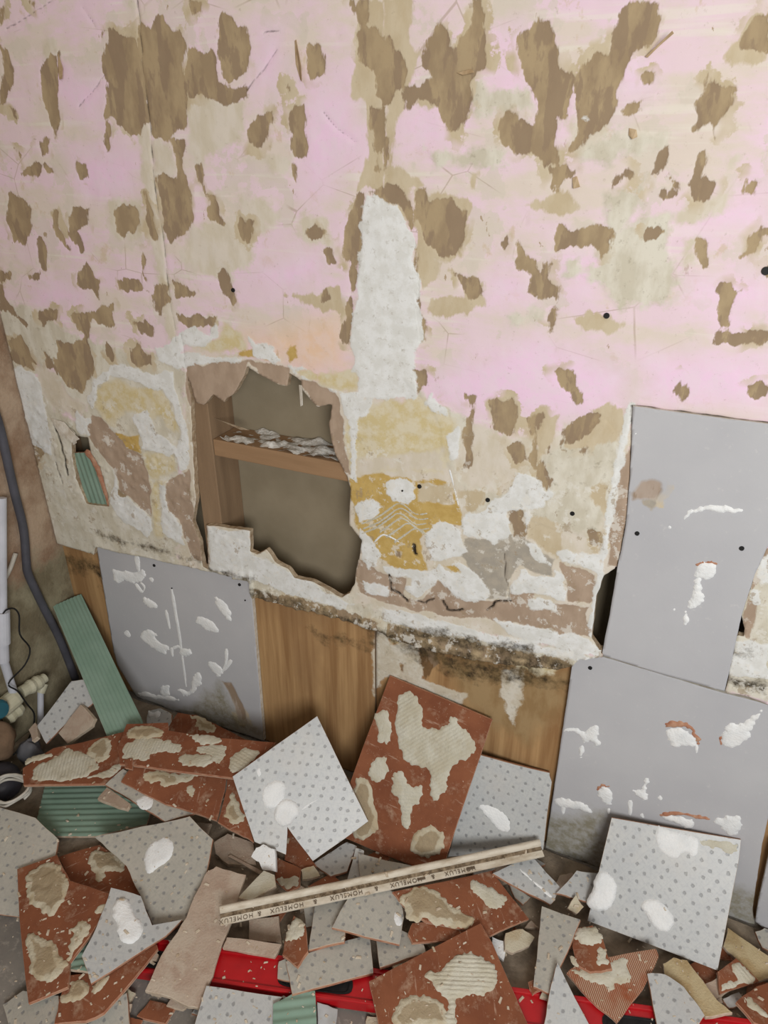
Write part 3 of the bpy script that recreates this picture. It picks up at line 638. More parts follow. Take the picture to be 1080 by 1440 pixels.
# floor and left wall
v, f = boxmesh((XC - .1, -2.6, -.05), (1.2, .12, 0)); link(mesh('floor', v, f, M_FLOOR), kind='structure', label='dusty grey floor under the rubble')
v, f = boxmesh((XC - .1, -2.6, 2.42), (1.2, .12, 2.5)); link(mesh('ceiling', v, f, M_CORE), kind='structure', label='plain white ceiling slab out of view, added to block light from above')  # overhead slab is out of view, added to keep world light off the floor
def gridwall(name, x, y0, y1, z0, z1, mat, c=.02):
    ny, nz = int((y1 - y0) / c), int((z1 - z0) / c)
    yy, zz = np.meshgrid(np.linspace(y0, y1, ny), np.linspace(z0, z1, nz))
    xx = x + .012 * fbm(yy / .12, zz / .12, 21, 4)
    v = np.stack([xx.ravel(), yy.ravel(), zz.ravel()], 1); ii = np.arange(yy.size).reshape(yy.shape)
    f = np.stack([ii[:-1, :-1].ravel(), ii[:-1, 1:].ravel(), ii[1:, 1:].ravel(), ii[1:, :-1].ravel()], 1)
    return link(mesh(name, v, f, mat, smooth=True), kind='structure', label='bare brown and grey rendered side wall by the corner')
gridwall('wall_left', XC - .004, -2.6, .13, -.02, 2.4, M_LEFT)

# ------------------------------------------------------------------ frames, prisms, dabs
class Frame:
    def __init__(s, o, n, xdir):
        s.o = np.asarray(o, float); s.n = np.asarray(n, float) / np.linalg.norm(n)
        x = np.asarray(xdir, float); x = x - (x @ s.n) * s.n; s.x = x / np.linalg.norm(x); s.y = np.cross(s.n, s.x)
    def loc(s, p):
        d = np.atleast_2d(p) - s.o; return np.stack([d @ s.x, d @ s.y, d @ s.n], 1)
    def px(s, p): return s.loc(on_plane(p, s.o, s.n))[:, :2]
    def mat(s):
        m = Matrix.Identity(4)
        for i in range(3): m[i][0], m[i][1], m[i][2], m[i][3] = s.x[i], s.y[i], s.n[i], s.o[i]
        return m
def area2(p): return .5 * np.sum(p[:, 0] * np.roll(p[:, 1], -1) - p[:, 1] * np.roll(p[:, 0], -1))
def prism_data(poly, th, ch=.0008):
    p = poly if area2(poly) > 0 else poly[::-1]; n = len(p)
    c = p.mean(0); q = p + (c - p) * np.minimum(1, ch / (np.linalg.norm(c - p, axis=1)[:, None] + 1e-9))
    v = [(a[0], a[1], 0) for a in q] + [(a[0], a[1], -ch) for a in p] + [(a[0], a[1], -th) for a in p]
    f = [tuple(range(n))]; mi = [0]
    for i in range(n):
        j = (i + 1) % n
        f += [(n + i, n + j, j, i), (2 * n + i, 2 * n + j, n + j, n + i)]; mi += [1, 1]
    f.append(tuple(range(2 * n, 3 * n))[::-1]); mi.append(2)
    return v, f, mi
def capgrid(poly, cell, hfun, base=-.0006):
    """height field over a polygon, edge vertices pulled onto the outline"""
    lo = poly.min(0) - cell; hi = poly.max(0) + cell
    nx = max(3, int((hi[0] - lo[0]) / cell) + 1); ny = max(3, int((hi[1] - lo[1]) / cell) + 1)
    gx, gy = np.meshgrid(np.linspace(lo[0], hi[0], nx), np.linspace(lo[1], hi[1], ny))
    P = np.stack([gx.ravel(), gy.ravel()], 1); K = sdf_poly(P, poly)
    g1, g0 = np.gradient(K.reshape(ny, nx), gy[1, 0] - gy[0, 0], gx[0, 1] - gx[0, 0])
    gn = np.stack([g0.ravel(), g1.ravel()], 1); gl = np.maximum((gn ** 2).sum(1), .4)
    near = (K > -.96 * cell) & (K < .45 * cell); X = P.copy()
    X[near] += np.clip(-(K[near] / gl[near])[:, None] * gn[near], -cell, cell)
    z = hfun(P, np.maximum(K, 0)); z = np.where(K < .45 * cell, base if base is not None else z, z)
    ok = K > -.96 * cell; i = np.arange(len(P)).reshape(ny, nx)
    q = np.stack([i[:-1, :-1].ravel(), i[:-1, 1:].ravel(), i[1:, 1:].ravel(), i[1:, :-1].ravel()], 1)
    q = q[ok[q].all(1) & (K[q].max(1) > (.45 * cell if K.max() > 1.2 * cell else 0))]
    if not len(q): return None, None
    u = np.unique(q); rm = np.full(len(P), -1); rm[u] = np.arange(len(u))
    capgrid.K = np.maximum(K[u], 0); return np.stack([X[u, 0], X[u, 1], z[u]], 1), rm[q]
dab_n = [0]
def chaikin(p):
    q = np.roll(p, -1, 0); return np.stack([.78 * p + .22 * q, .22 * p + .78 * q], 1).reshape(-1, 2)
def dab(parent, fr, pts, h=.005, mat=None, name='adhesive_dab', comb=None, rg=.0045, cell=.0025, label=None, off=(0, 0, 0)):
    dab_n[0] += 1; sd = dab_n[0]
    P = chaikin(fr.px(pts)); P = rough(P, rg * (.7 if mat is M_PUTTY else 1.3), 2, sd, .14 if mat is M_PUTTY and rg < .006 else .36)
    def hf(p, k):
        e = 1 - np.exp(-k / .004)
        n = fbm(p[:, 0] / .02, p[:, 1] / .02, sd, 3)
        hh = h * e * (.75 + (.35 if mat is M_PUTTY else .9) * n)
        if comb is not None: hh += h * .28 * e * np.sin((p[:, 0] * math.cos(comb) + p[:, 1] * math.sin(comb)) * 2 * math.pi / .008)
        return hh
    v, f = capgrid(P, cell, hf)
    if v is None: return
    o = mesh(name, v, f, mat or M_ADH, smooth=True); at = o.data.attributes.new('depth', 'FLOAT', 'POINT'); at.data.foreach_set('value', capgrid.K.astype(np.float32))
    link(o, parent)
    if label: o['label'] = label
    return o

# ------------------------------------------------------------------ fixed plasterboard panels
def panel(name, polypx, y, paints, label, th=.0115):
    q = xz(polypx, y); q[:, 1] = np.maximum(q[:, 1], .0005); lo = q.min(0); hi = q.max(0)
    o = sheet(name, lo[0] - .01, hi[0] + .01, lo[1] - .01, hi[1] + .01, y, .004, paints, M_GREY, keep=q, thick=th, edge=M_CORE, rag=.0006, label=label, cat='panel')
    return o, Frame((0, y, 0), (0, -1, 0), (1, 0, 0))
def screwhole(parent, px, y, r=.0042):
    p = on_y(np.array([px]), y)[0]; v, f = tube([p + [0, .0, 0], p + [0, -.0022, 0]], [r, r * .9], 14)
    # solid dark plug, its black colour stands in for the shade inside a hole
    o = link(mesh('dark_hole_plug', v, f, M_BLACK), parent); return o
def on_panel(o, fr, crop, dl, strokes=(), h=.004):
    for s in dl:
        d = dab(o, fr, T(s, *crop), h, M_PUTTY, 'putty_dab', rg=.008, cell=.0024)
        if d: d.matrix_parent_inverse = Matrix.Identity(4); d.matrix_basis = fr.mat()
    for s, w in strokes:
        d = dab(o, fr, buf(T(s, *crop), w), h * .6, M_PUTTY, 'putty_dab', rg=.001, cell=.0022)
        if d: d.matrix_basis = fr.mat()
YL = .006
LL_ = T('135,764 352,813 371,1042 310,1022 240,1000 192,980 165,935 160,917')
pl = []; paint('M', '260,1002 310,960 330,1000 380,1040 310,1030', PX, None, YL, pl); paint('B', '312,958 325,960 345,1000 348,1018 338,1018 326,985', PX, None, YL, pl)
paint('M', '190,975 240,1000 371,1045', PX, .006, YL, pl)
o, fr = panel('plasterboard_panel', LL_, YL, pl, 'grey plasterboard panel smeared with white putty, behind the leaning green ribbed tile')
on_panel(o, fr, (0, 720, 2.842), ('445,225 500,240 580,230 585,260 540,290 500,275 455,285', '570,335 600,345 640,385 600,385 570,365', '845,335 870,335 925,395 930,440 900,430', '775,430 820,415 890,485 840,480 800,455',
         '555,500 590,465 635,490 620,510 690,545 660,570 620,555', '715,545 770,545 765,575 720,575', '825,595 860,600 900,640 870,665 850,640', '640,690 680,690 680,735 640,735', '700,705 760,720 770,660 800,635 805,690 780,720 740,745',
         '550,716 620,728 720,744 715,760 620,745 555,733'),
         (('545,170 555,240', 9), ('540,285 570,325 580,300 560,280', 6), ('685,305 715,480 745,700', 6), ('662,390 680,470', 6), ('685,540 690,580', 6), ('905,545 905,600 890,640', 6), ('925,590 895,635', 8), ('690,545 715,535 725,550', 6), ('500,475 520,500', 9), ('600,275 612,265', 10)))
for q in ((217, 795), (337, 822), (345, 844), (242, 827)): screwhole(o, q, YL, .0042 if q[1] < 825 and q[0] != 242 else .002)
pl = []
paint('M', '740,1140 800,1150 850,1140 850,1180 1000,1240 1085,1260 1085,1330 760,1240', PX, None, YL, pl)
LR = T('806,925 846,923 1019,975 1060,985 1085,993 1115,1003 1072,1185 1058,1280 1050,1330 900,1290 765,1205')
o, fr = panel('plasterboard_panel', LR, YL, pl, 'large grey plasterboard panel with torn putty lumps, behind the square dotted tile')
on_panel(o, fr, (740, 900, 2.667), ('130,345 180,325 215,345 270,310 278,370 265,405 240,375 220,385 205,450 196,440 212,380 190,345 150,345', '520,325 600,330 640,370 640,400 600,395 570,405 530,390', '730,355 760,310 810,310 850,290 890,250 880,280 855,320 840,370 790,405 735,400',
         '262,570 285,545 320,560 325,600 310,625 285,605', '390,560 430,560 440,520 465,505 445,555 465,590 440,605 410,580', '100,595 150,590 210,610 250,640 245,655 200,635 140,630 105,615', '490,660 560,655 640,675 600,715 570,690 540,680', '690,680 760,660 815,660 815,705 765,740 740,710'),
         (('140,620 138,655', 8), ('310,630 310,655', 6), ('390,600 390,660', 9), ('495,585 510,600', 8), ('430,650 440,670', 7), ('640,390 640,430', 6)), .005)
for s, w in (('520,318 580,315 620,330 648,375 645,395', 8), ('500,655 560,648 650,665 690,672', 6), ('265,565 285,543 315,550', 4), ('728,360 733,395', 6)):
    d = dab(o, fr, buf(T(s, 740, 900, 2.667), w), .005, M_TEDGE, 'terracotta_rim', rg=.003, cell=.0018); d.matrix_basis = fr.mat()
screwhole(o, (830, 939), YL)
pl = []; paint('B', '600,425 640,415 675,430 680,460 655,490 610,490 565,495 562,470', L5, None, -.003, pl); paint('G', '600,490 655,490 665,510 640,530 610,515', L5, None, -.003, pl)
o, fr = panel('plasterboard_panel', UR, -.003, pl, 'tall grey plasterboard infill panel set into the pink wall')
on_panel(o, fr, L5, ('755,575 775,530 830,515 920,515 985,525 985,540 900,540 810,540 775,560', '800,760 815,735 850,725 885,740 885,780 850,800 800,795', '790,815 830,815 840,860 820,900 770,910 775,880 795,860', '765,910 775,920 772,975 760,970', '800,790 835,790 830,825 800,820'),
         (('700,595 715,602', 6), ('722,905 728,917', 6), ('575,240 582,246', 5)), .005)
d = dab(o, fr, buf(T('805,745 840,728 890,738', *L5), 6), .005, M_TEDGE, 'terracotta_rim', rg=.003, cell=.0018); d.matrix_basis = fr.mat()
for q in ((896, 750), (1043, 771)): screwhole(o, q, -.003)
p4 = T('1085,1185 1125,1195 1125,1330 1090,1330 1062,1296 1066,1270')
o, fr = panel('plasterboard_panel', p4, -.004, [], 'beige edged board at the end of the big grey panel', .009)
for q, r in (((853, 444), .0048), ((328, 408), .0042), ((590, 684), .0045), ((686, 703), .0045), ((805, 722), .0045), ((1077, 381), .006), ((566, 690), .002)):
    screwhole(wall, q, -.001, r)
# combed adhesive ridges left on the yellow paint
frw = Frame((0, -.0008, 0), (0, -1, 0), (1, 0, 0))
wave = T('340,608 400,583 445,552 478,530 505,538 530,560 555,572 590,568')
for k_ in range(6):
    q = wave + np.array([(6, 10, 4, 14, 40, 70)[k_], k_ * 19 - 22]); q = q[(0, 0, 0, 1, 1, 1)[k_]:(8, 8, 8, 8, 7, 6)[k_]]
    d = dab(wall, frw, buf(smoothline(q, 3) / 2.7 + np.array([380, 520]), 3.0), .0022, M_ADHP, 'adhesive_ridge', rg=.0006, cell=.0016); d.matrix_basis = frw.mat()
for ss in ('345,560 380,545 420,520', '395,655 425,625 450,632 490,655', '680,380 700,450 715,520'):
    d = dab(wall, frw, buf(T(ss, *L4), 3.0), .002, M_PUTTY, 'adhesive_ridge', rg=.0006, cell=.0016); d.matrix_basis = frw.mat()
# loose paper flaps standing off the wall
def flap(s, lifts, fr, mat=M_PAPER, th=.0012):
    q = on_y(T(s, *fr)); q[:, 1] -= np.array(lifts); n = len(q)
    v = np.vstack([q, q + [0, th, 0]]); c = v[:n].mean(0)
    f = [tuple(range(n))[::-1], tuple(range(n, 2 * n))] + [(i, (i + 1) % n, n + (i + 1) % n, n + i) for i in range(n)]
    bevel(link(mesh('paper_flap', v, f, [mat]), wall), .0004, 1)
flap('735,160 775,125 815,92 820,100 780,130 742,163', (.004, .010, .022, .024, .014, .004), B_)
flap('830,115 838,112 858,165 866,190 862,232 848,225 832,180', (.002, .006, .018, .022, .016, .004, .001), A)
flap('205,205 250,195 262,205 225,212', (.002, .008, .012, .006), B_)
flap('165,150 185,192 188,222 178,225 165,195', (.002, .008, .012, .010, .002), A)
flap('530,500 545,495 555,525 535,530', (.002, .006, .010, .008), B_)
flap('690,360 712,365 715,385 700,392 688,380', (.002, .008, .008, .008, .002), B_)
flap('190,505 250,520 300,560 330,575 300,590 240,565', (.002, .006, .016, .024, .022, .012), L3, M_CORE)
flap('270,540 300,555 318,590 300,600', (.004, .014, .024, .02), L3, M_CORE)
flap('750,420 772,420 780,535 762,545', (.001, .004, .006, .003), (240, 440, 4.154), M_CORE)
flap('205,640 245,655 400,720 340,722', (-.03, -.03, -.04, -.045), (240, 440, 4.154), M_CORE2)

# ------------------------------------------------------------------ corner services
XP = XC + .030
def pline(s, x): return on_x(T(s), x)
cp = smoothline(pline('-14,560 0,603 12,656 21,695 33,744 37,790 39,805 48,826 62,855 80,890 92,918 106,955', XC + .009), 5)
v, f = tube(cp, .011, 14); link(mesh('conduit', v, f, M_CONDUIT, smooth=True), None, 'bent dark grey conduit running down the side wall by the corner', 'conduit')
wp = empty('waste_pipe', on_x(T('57,1048'), XP)[0], label='white waste pipe with cream fittings low on the side wall', cat='pipe')
b0 = np.array(wp.location)
def wtube(name, s, r, mt, sm=True):
    P = pline(s, XP); v, f = tube(np.array([P[0] + (P[1] - P[0]) * t for t in np.linspace(0, 1, 5)]) if len(P) == 2 else P, r, 16)
    return link(mesh(name, np.array(v) - b0, f, mt, smooth=False), wp)
wtube('pipe', '2,700 3,866', .012, M_PIPE); wtube('socket', '2,860 3,905', .020, M_PIPE); wtube('collar', '3,905 4,930', .016, M_PIPE)
wtube('pipe', '5,928 22,984', .011, M_PIPE); dp = pline('57,972 57,1048', XP); dp[1] = dp[0] + (dp[1] - dp[0]) * (dp[0][2] + .001) / (dp[0][2] - dp[1][2])
v, f = tube(np.array([dp[0] + (dp[1] - dp[0]) * t for t in np.linspace(0, 1, 5)]), .0085, 16); link(mesh('pipe', np.array(v) - b0, f, M_PIPE), wp)
wtube('elbow', '2,997 24,979', (.026, .026, .026, .026, .023), M_FIT); wtube('nut', '29,974 39,968', .017, M_FIT); wtube('coupling', '39,968 56,958', (.018, .021, .018, .021, .019), M_FIT); wtube('elbow', '56,958 63,953', .014, M_FIT)
wtube('elbow', '62,961 57,974', .012, M_FIT); wtube('tee', '8,1012 30,994', (.016, .02, .017, .02, .014), M_FIT)
vv = on_x(T('-4,998'), XP + .016)[0]
v, f = tube([vv + [-.02, 0, -.005], vv + [-.012, 0, 0], vv + [.012, 0, .004], vv + [.02, 0, .006]], [.012, .026, .026, .02], 12); link(mesh('valve_cap', v, f, M_TEAL), None, 'teal plastic valve cap beside the cream pipe fittings', 'valve')
bc = smoothline(pline('4,863 10,857 20,856 27,866 28,892 42,912 35,935 12,961 25,972 38,990 48,1004 46,1025 36,1045 18,1062', XP + .028), 5)
v, f = tube(bc, .0022, 8); link(mesh('cable', v, f, M_BLACK, smooth=True), None, 'thin black cable winding in front of the white waste pipe', 'cable')
tc = smoothline(pline('22,778 14,800 4,818 -6,826', XC + .004), 5); v, f = tube(tc, .006, 8); link(mesh('pipe', v, f, M_CABLE, smooth=True), None, 'slim off-white pipe slanting down the side wall', 'pipe')
def lump(name, px, z, r, mt, label, cat, sd):
    c = on_z(np.array([px]), z)[0]; v = []; f = []; n, m_ = 20, 12
    for i in range(m_ + 1):
        th = math.pi * i / m_
        for j in range(n):
            ph = 2 * math.pi * j / n; k = 1 + .55 * float(fbm(np.array([2 + 2.4 * math.cos(ph) * math.sin(th)]), np.array([2 + 2.4 * math.sin(ph) * math.sin(th) + 1.3 * math.cos(th)]), sd, 3)[0])
            v.append((r[0] * k * math.sin(th) * math.cos(ph), r[1] * k * math.sin(th) * math.sin(ph), r[2] * k * math.cos(th)))
    for i in range(m_):
        for j in range(n): f.append((i * n + j, (i + 1) * n + j, (i + 1) * n + (j + 1) % n, i * n + (j + 1) % n))
    o = link(mesh(name, v, f, mt, smooth=True), None, label, cat); o.location = c; return o
lump('cloth_sack', (-8, 1043), .108, (.052, .05, .058), M_SACK, 'crumpled brown sack on the floor below the cream pipe fittings', 'sack', 3)
lump('rubbish_bag', (-8, 1100), .045, (.065, .06, .045), M_DARKB, 'dark crumpled rubbish bag under the brown sack', 'bag', 8)
lump('plastic_tub', (42, 1058), .0445, (.030, .030, .040), M_BUCKET, 'dull grey crushed plastic tub below the white down pipe', 'tub', 12)
cc = on_z(T('15,1115'), .078)[0]
pts = [cc + np.array([(.045 + .004 * math.sin(3 * t)) * math.cos(t), (.045 + .006 * math.cos(2 * t)) * math.sin(t), .0009 * t + .004 * math.sin(2.3 * t)]) for t in np.linspace(0, 22, 170)]
v, f = tube(pts, .0034, 8); link(mesh('cable_coil', v, f, M_CABLE, smooth=True), None, 'loose coil of white cable beside the dark rubbish bag', 'cable')

# ------------------------------------------------------------------ dust on the floor
hx, hy = np.meshgrid(np.arange(XC + .01, .5, .012), np.arange(-.5, .0, .012))
hz = np.clip(.010 + .014 * fbm(hx / .06, hy / .06, 31, 4) - .012 * np.clip(-hy - .25, 0, 1) * 2.5, .001, .05)
v = np.stack([hx.ravel(), hy.ravel(), hz.ravel()], 1); ii = np.arange(hx.size).reshape(hx.shape)
f = np.stack([ii[:-1, :-1].ravel(), ii[:-1, 1:].ravel(), ii[1:, 1:].ravel(), ii[1:, :-1].ravel()], 1)
link(mesh('dust_layer', v, f, M_HEAP, smooth=True), None, 'brown dust and crushed plaster spread under the rubble', 'dust', kind='stuff')
# ------------------------------------------------------------------ settling of loose pieces: a depth map of what is already there
ST = 3
NX, NY = 1180 // ST, 600 // ST; X0, Y0 = -50, 880
gxp, gyp = np.meshgrid(X0 + ST * np.arange(NX), Y0 + ST * np.arange(NY))
PIX = np.stack([gxp.ravel(), gyp.ravel()], 1).astype(float)
RAY = ray(PIX)
RL = np.linalg.norm(RAY, axis=1)
def cast_scene():
    bpy.context.view_layer.update(); dg = bpy.context.evaluated_depsgraph_get(); o = Vector(CAM); t = np.full(len(PIX), 1e3)
    for q in range(len(PIX)):
        ok_, loc, *_ = scene.ray_cast(dg, o, Vector(RAY[q] / RL[q]))
        if ok_: t[q] = (loc - o).length / RL[q]
    return t
TM = cast_scene()
def project(p):
    d = np.atleast_2d(p) - CAM; w = d @ FW
    return np.stack([540 + F_PX * (d @ RT) / w, 720 - F_PX * (d @ UP) / w], 1)
def register(frame, obs):
    """put finished meshes (given in one frame) into the depth map"""
    from mathutils.bvhtree import BVHTree
    V = []; Fc = []
    for ob in obs:
        n = len(ob.data.vertices); co = np.empty(n * 3, np.float32); ob.data.vertices.foreach_get('co', co); co = co.reshape(-1, 3).astype(float); k = len(V)
        V += list(frame.o + co[:, :1] * frame.x + co[:, 1:2] * frame.y + co[:, 2:3] * frame.n); Fc += [[k + i for i in p.vertices] for p in ob.data.polygons]
    pr = project(np.array(V)); lo = pr.min(0) - ST; hi = pr.max(0) + ST
    tree = BVHTree.FromPolygons([tuple(p) for p in V], Fc); o = Vector(CAM)
    for q in np.where((PIX[:, 0] >= lo[0]) & (PIX[:, 0] <= hi[0]) & (PIX[:, 1] >= lo[1]) & (PIX[:, 1] <= hi[1]))[0]:
        h = tree.ray_cast(o, Vector(RAY[q]))
        if h[0] is not None: TM[q] = min(TM[q], h[3] / RL[q])
def settle(poly, n0, th, spread=.16, gap=0.0):
    lo = poly.min(0) - ST; hi = poly.max(0) + ST
    idx = np.where((PIX[:, 0] >= lo[0]) & (PIX[:, 0] <= hi[0]) & (PIX[:, 1] >= lo[1]) & (PIX[:, 1] <= hi[1]))[0]
    n0 = np.asarray(n0, float) / np.linalg.norm(n0)
    mid = sdf_poly(PIX[idx], poly) > 0
    if not mid.any(): return None
    cen = CAM + ray(poly.mean(0)[None])[0] * np.median(TM[idx][mid])
    sh = project(cen - th * n0)[0] - project(cen)[0]          # where the back face shows through
    lo = np.minimum(lo, lo + sh); hi = np.maximum(hi, hi + sh)
    idx = np.where((PIX[:, 0] >= lo[0]) & (PIX[:, 0] <= hi[0]) & (PIX[:, 1] >= lo[1]) & (PIX[:, 1] <= hi[1]))[0]
    sd = np.maximum.reduce([sdf_poly(PIX[idx], poly + sh * k_) for k_ in (0, .5, 1)])
    idx = idx[sd > -1.5]
    u = np.cross(n0, [0.2, 1, .1]); u /= np.linalg.norm(u); w = np.cross(n0, u); best = None
    R = RAY[idx]; tc = TM[idx]; Cn = CAM
    ng = 7 if spread < .3 else 17
    for a in np.linspace(-spread, spread, ng):
        for b in np.linspace(-spread, spread, ng):
            n = n0 + a * u + b * w; n /= np.linalg.norm(n); nd = R @ n
            if (nd > -60).any(): continue
            k = (tc * nd).max() + th + gap           # n.(p - CAM) of the front face
            t = k / nd; mean = ((tc - t) * -nd).mean() + .03 * (a * a + b * b)
            if best is None or mean < best[0]: best = (mean, n, k, t)
    if best is None: return None
    _, n, k, t = best
    c = on_plane(poly.mean(0)[None], CAM + n * k, n)[0]
    return c, n
UPN = (0, 0, 1)
KIND = {'dot': (M_DOT, M_GEDGE, M_TERRA), 'dotw': (M_DOT2, M_TEDGE, M_TERRA), 'terra': (M_TERRA, M_TEDGE, M_DOT), 'rib': (M_TRIB, M_TEDGE, M_DOT), 'green': (M_GREEN, M_GEDGE, M_DOT),
        'plaster': (M_PLAST, M_SEDGE, M_PLAST), 'beige': (M_BEIGE, M_SEDGE, M_BEIGE), 'putty': (M_PUTTY, M_PUTTY, M_PUTTY), 'adh': (M_ADH, M_SEDGE, M_ADH), 'comb': (M_ADHP, M_SEDGE, M_ADHP), 'metal': (M_METAL, M_METAL, M_METAL)}
fn = [0]
def frag(name, kind, s, label, n=UPN, th=.008, dabs=(), cat='tile', group=None, ribs=None, rg=.0016, spread=.16, edge=None, pitch=.0165, sink=0.0):
    poly = s if isinstance(s, np.ndarray) else T(s); fn[0] += 1
    r = settle(poly, n, th, spread)
    if r is None: return None
    c, nn = r; c = c - nn * sink
    P3 = on_plane(poly, c, nn)
    L = np.linalg.norm(np.roll(P3, -1, 0) - P3, axis=1); j = int(L.argmax()) if edge is None else edge
    fr = Frame(c, nn, P3[(j + 1) % len(P3)] - P3[j])
    p2 = rough(fr.loc(P3)[:, :2], rg, 2 if len(poly) < 12 else 1, fn[0])
    base = -.0022 if ribs else 0.0
    ceramic = kind in ('dot', 'dotw', 'terra', 'rib', 'green'); gl = .0014
    top = base - (gl if kind in ('dot', 'dotw') else 0); bot = -th + (gl if kind in ('terra', 'rib', 'green') else 0)
    v, f, mi = prism_data(p2, top - bot)
    v = [(a, b, cc + top) for a, b, cc in v]
    mats_ = (M_TERRA, M_TEDGE, M_TERRA) if kind in ('dot', 'dotw') else KIND[kind]
    o = link(mesh(name, v, f, mats_, mi), None, label, cat, group)
    o.matrix_world = fr.mat()
    if ceramic:
        v, f, mi = prism_data(p2, gl - .0001, .0005); z = 0 if kind in ('dot', 'dotw') else bot - .0001
        gm = KIND[kind][0] if kind in ('dot', 'dotw') else M_DOT
        link(mesh('glazed_face', [(a, b, cc + z) for a, b, cc in v], f, (gm, M_GEDGE, gm), mi), o)
    if ribs:
        d = fr.px(T(ribs)); d = d[1] - d[0]; d /= np.linalg.norm(d); q = np.array([-d[1], d[0]])
        def hf(p, k): return -.0022 + .0026 * (.5 + .5 * np.tanh(1.6 * np.sin((p @ q) * 2 * math.pi / pitch)))
        vv, ff = capgrid(p2, pitch / 6.6, hf, None)
        link(mesh('ribbed_face', vv, ff, M_GREEN, smooth=True), o)
    for dd in dabs:
        cr, ss, hh, mt = dd[:4]; cm = dd[4] if len(dd) > 4 else None
        dab(o, fr, T(ss, *cr), hh, mt, 'putty_dab' if mt is M_PUTTY else 'adhesive_dab', cm)
    register(fr, [o] + [q for q in o.children if q.type == 'MESH'])
    return o

# red level first: it lies on the floor under everything
def red_level():
    poly = T('198,1316 1110,1440 1118,1494 186,1368'); r = settle(poly, UPN, .030, .02); c, nn = r
    P3 = on_plane(poly, c, nn); fr = Frame(c, nn, P3[1] - P3[0]); q = fr.loc(P3)[:, :2]
    x0, x1 = q[:, 0].min(), q[:, 0].max(); y0 = (q[2, 1] + q[3, 1]) / 2; y1 = (q[0, 1] + q[1, 1]) / 2
    e = empty('spirit_level', fr.o, label='long red box spirit level with black hand holes under the tile rubble', cat='spirit level'); e.matrix_world = fr.mat()
    def bx(name, lo, hi, mt, b=.002, par=e):
        v, f = boxmesh(lo, hi); return bevel(link(mesh(name, v, f, mt), par), b, 2)
    bx('body', (x0, y0 + .004, -.028), (x1, y1 - .004, -.004), M_RED)
    bx('edge_rail', (x0, y0, -.030), (x1, y0 + .008, 0), M_RED); bx('edge_rail', (x0, y1 - .010, -.030), (x1, y1, 0), M_RED)
    bx('end_cap', (x0 - .008, y0, -.030), (x0 + .002, y1, .0005), M_BLACK); bx('end_cap', (x1 - .002, y0, -.030), (x1 + .008, y1, .0005), M_BLACK)
    for px in ((442, 1386), (215, 1356), (905, 1440)):
        a = fr.px(np.array([px]))[0]; w = .075; v = []; n = 20
        for zz, k in ((-.0035, 1.0), (-.002, 1.0), (-.002, .86), (-.0038, .8)):
            for t in range(n):
                an = 2 * math.pi * t / n; cx = math.copysign(abs(math.cos(an)) ** .35, math.cos(an)); sy = math.copysign(abs(math.sin(an)) ** .6, math.sin(an))
                v.append((a[0] + cx * (w - (1 - k) * .05), (y0 + y1) / 2 - .006 + sy * .017 * k, zz))
        f = [(i * n + t, i * n + (t + 1) % n, (i + 1) * n + (t + 1) % n, (i + 1) * n + t) for i in range(3) for t in range(n)] + [tuple(range(3 * n, 4 * n))]
        link(mesh('hand_hole', v, f, M_BLACK), e)
    register(fr, list(e.children))
red_level()

# fill-in fragments seen through the gaps
def inside_rubble(x, y):
    top = np.interp(x, [0, 60, 150, 330, 480, 640, 780, 900, 1080], [1110, 1060, 1060, 1110, 1200, 1210, 1225, 1300, 1320]); return y > top
k = 0
SMALL = {'dot': ('small broken dotted tile piece low in the rubble heap', 'tile', 'small dotted tile pieces'), 'terra': ('small broken terracotta tile piece low in the rubble heap', 'tile', 'small terracotta tile pieces'),
         'plaster': ('small pinkish plaster piece low in the rubble heap', 'plaster', 'small plaster pieces'), 'adh': ('small lump of old tile adhesive low in the rubble heap', 'adhesive', 'small adhesive lumps')}
while k < 112:
    x, y = random.uniform(0, 1080), random.uniform(1060, 1440)
    if not inside_rubble(x, y + 12) or (290 < x < 400 and y > 1320) or (430 < x < 520 and y > 1385) or (700 < x < 1000 and y > 1395) or (0 < x < 60 and y < 1150) or (0 < x < 60 and y > 1290): continue
    kd = random.choice(['dot', 'dot', 'terra', 'terra', 'plaster', 'plaster', 'adh'])
    nv = random.choice([3, 4, 4, 5]); a0 = random.random() * 6.28; r = random.uniform(9, 27)
    P = np.array([[x + r * random.uniform(.7, 1.3) * math.cos(a0 + i * 6.28 / nv), y + .75 * r * random.uniform(.7, 1.3) * math.sin(a0 + i * 6.28 / nv)] for i in range(nv)])
    lb = SMALL[kd]
    zone = 'by the long trim' if 300 < x < 770 and y < 1330 else 'around the red level' if y > 1330 and x > 200 else 'below the square dotted tile' if x > 760 else 'in the heap by the corner'
    noun = {'dot': 'dotted tile chip', 'terra': 'terracotta tile chip', 'plaster': 'pinkish plaster piece', 'adh': 'lump of old adhesive'}[kd]
    lb = ('small %s %s half buried %s' % ({3: 'three-cornered', 4: 'four-cornered', 5: 'five-cornered'}[nv], noun, zone), lb[1], noun.replace('lump of', 'lumps of') + ('' if kd == 'adh' else 's') + ' ' + zone)
    frag({'dot': 'tile_fragment', 'terra': 'tile_fragment', 'plaster': 'plaster_piece', 'adh': 'adhesive_lump'}[kd], kd, P, lb[0], (random.uniform(-.15, .15), random.uniform(-.25, .1), 1), .007, cat=lb[1], group=lb[2], rg=.002, spread=.1)
    k += 1

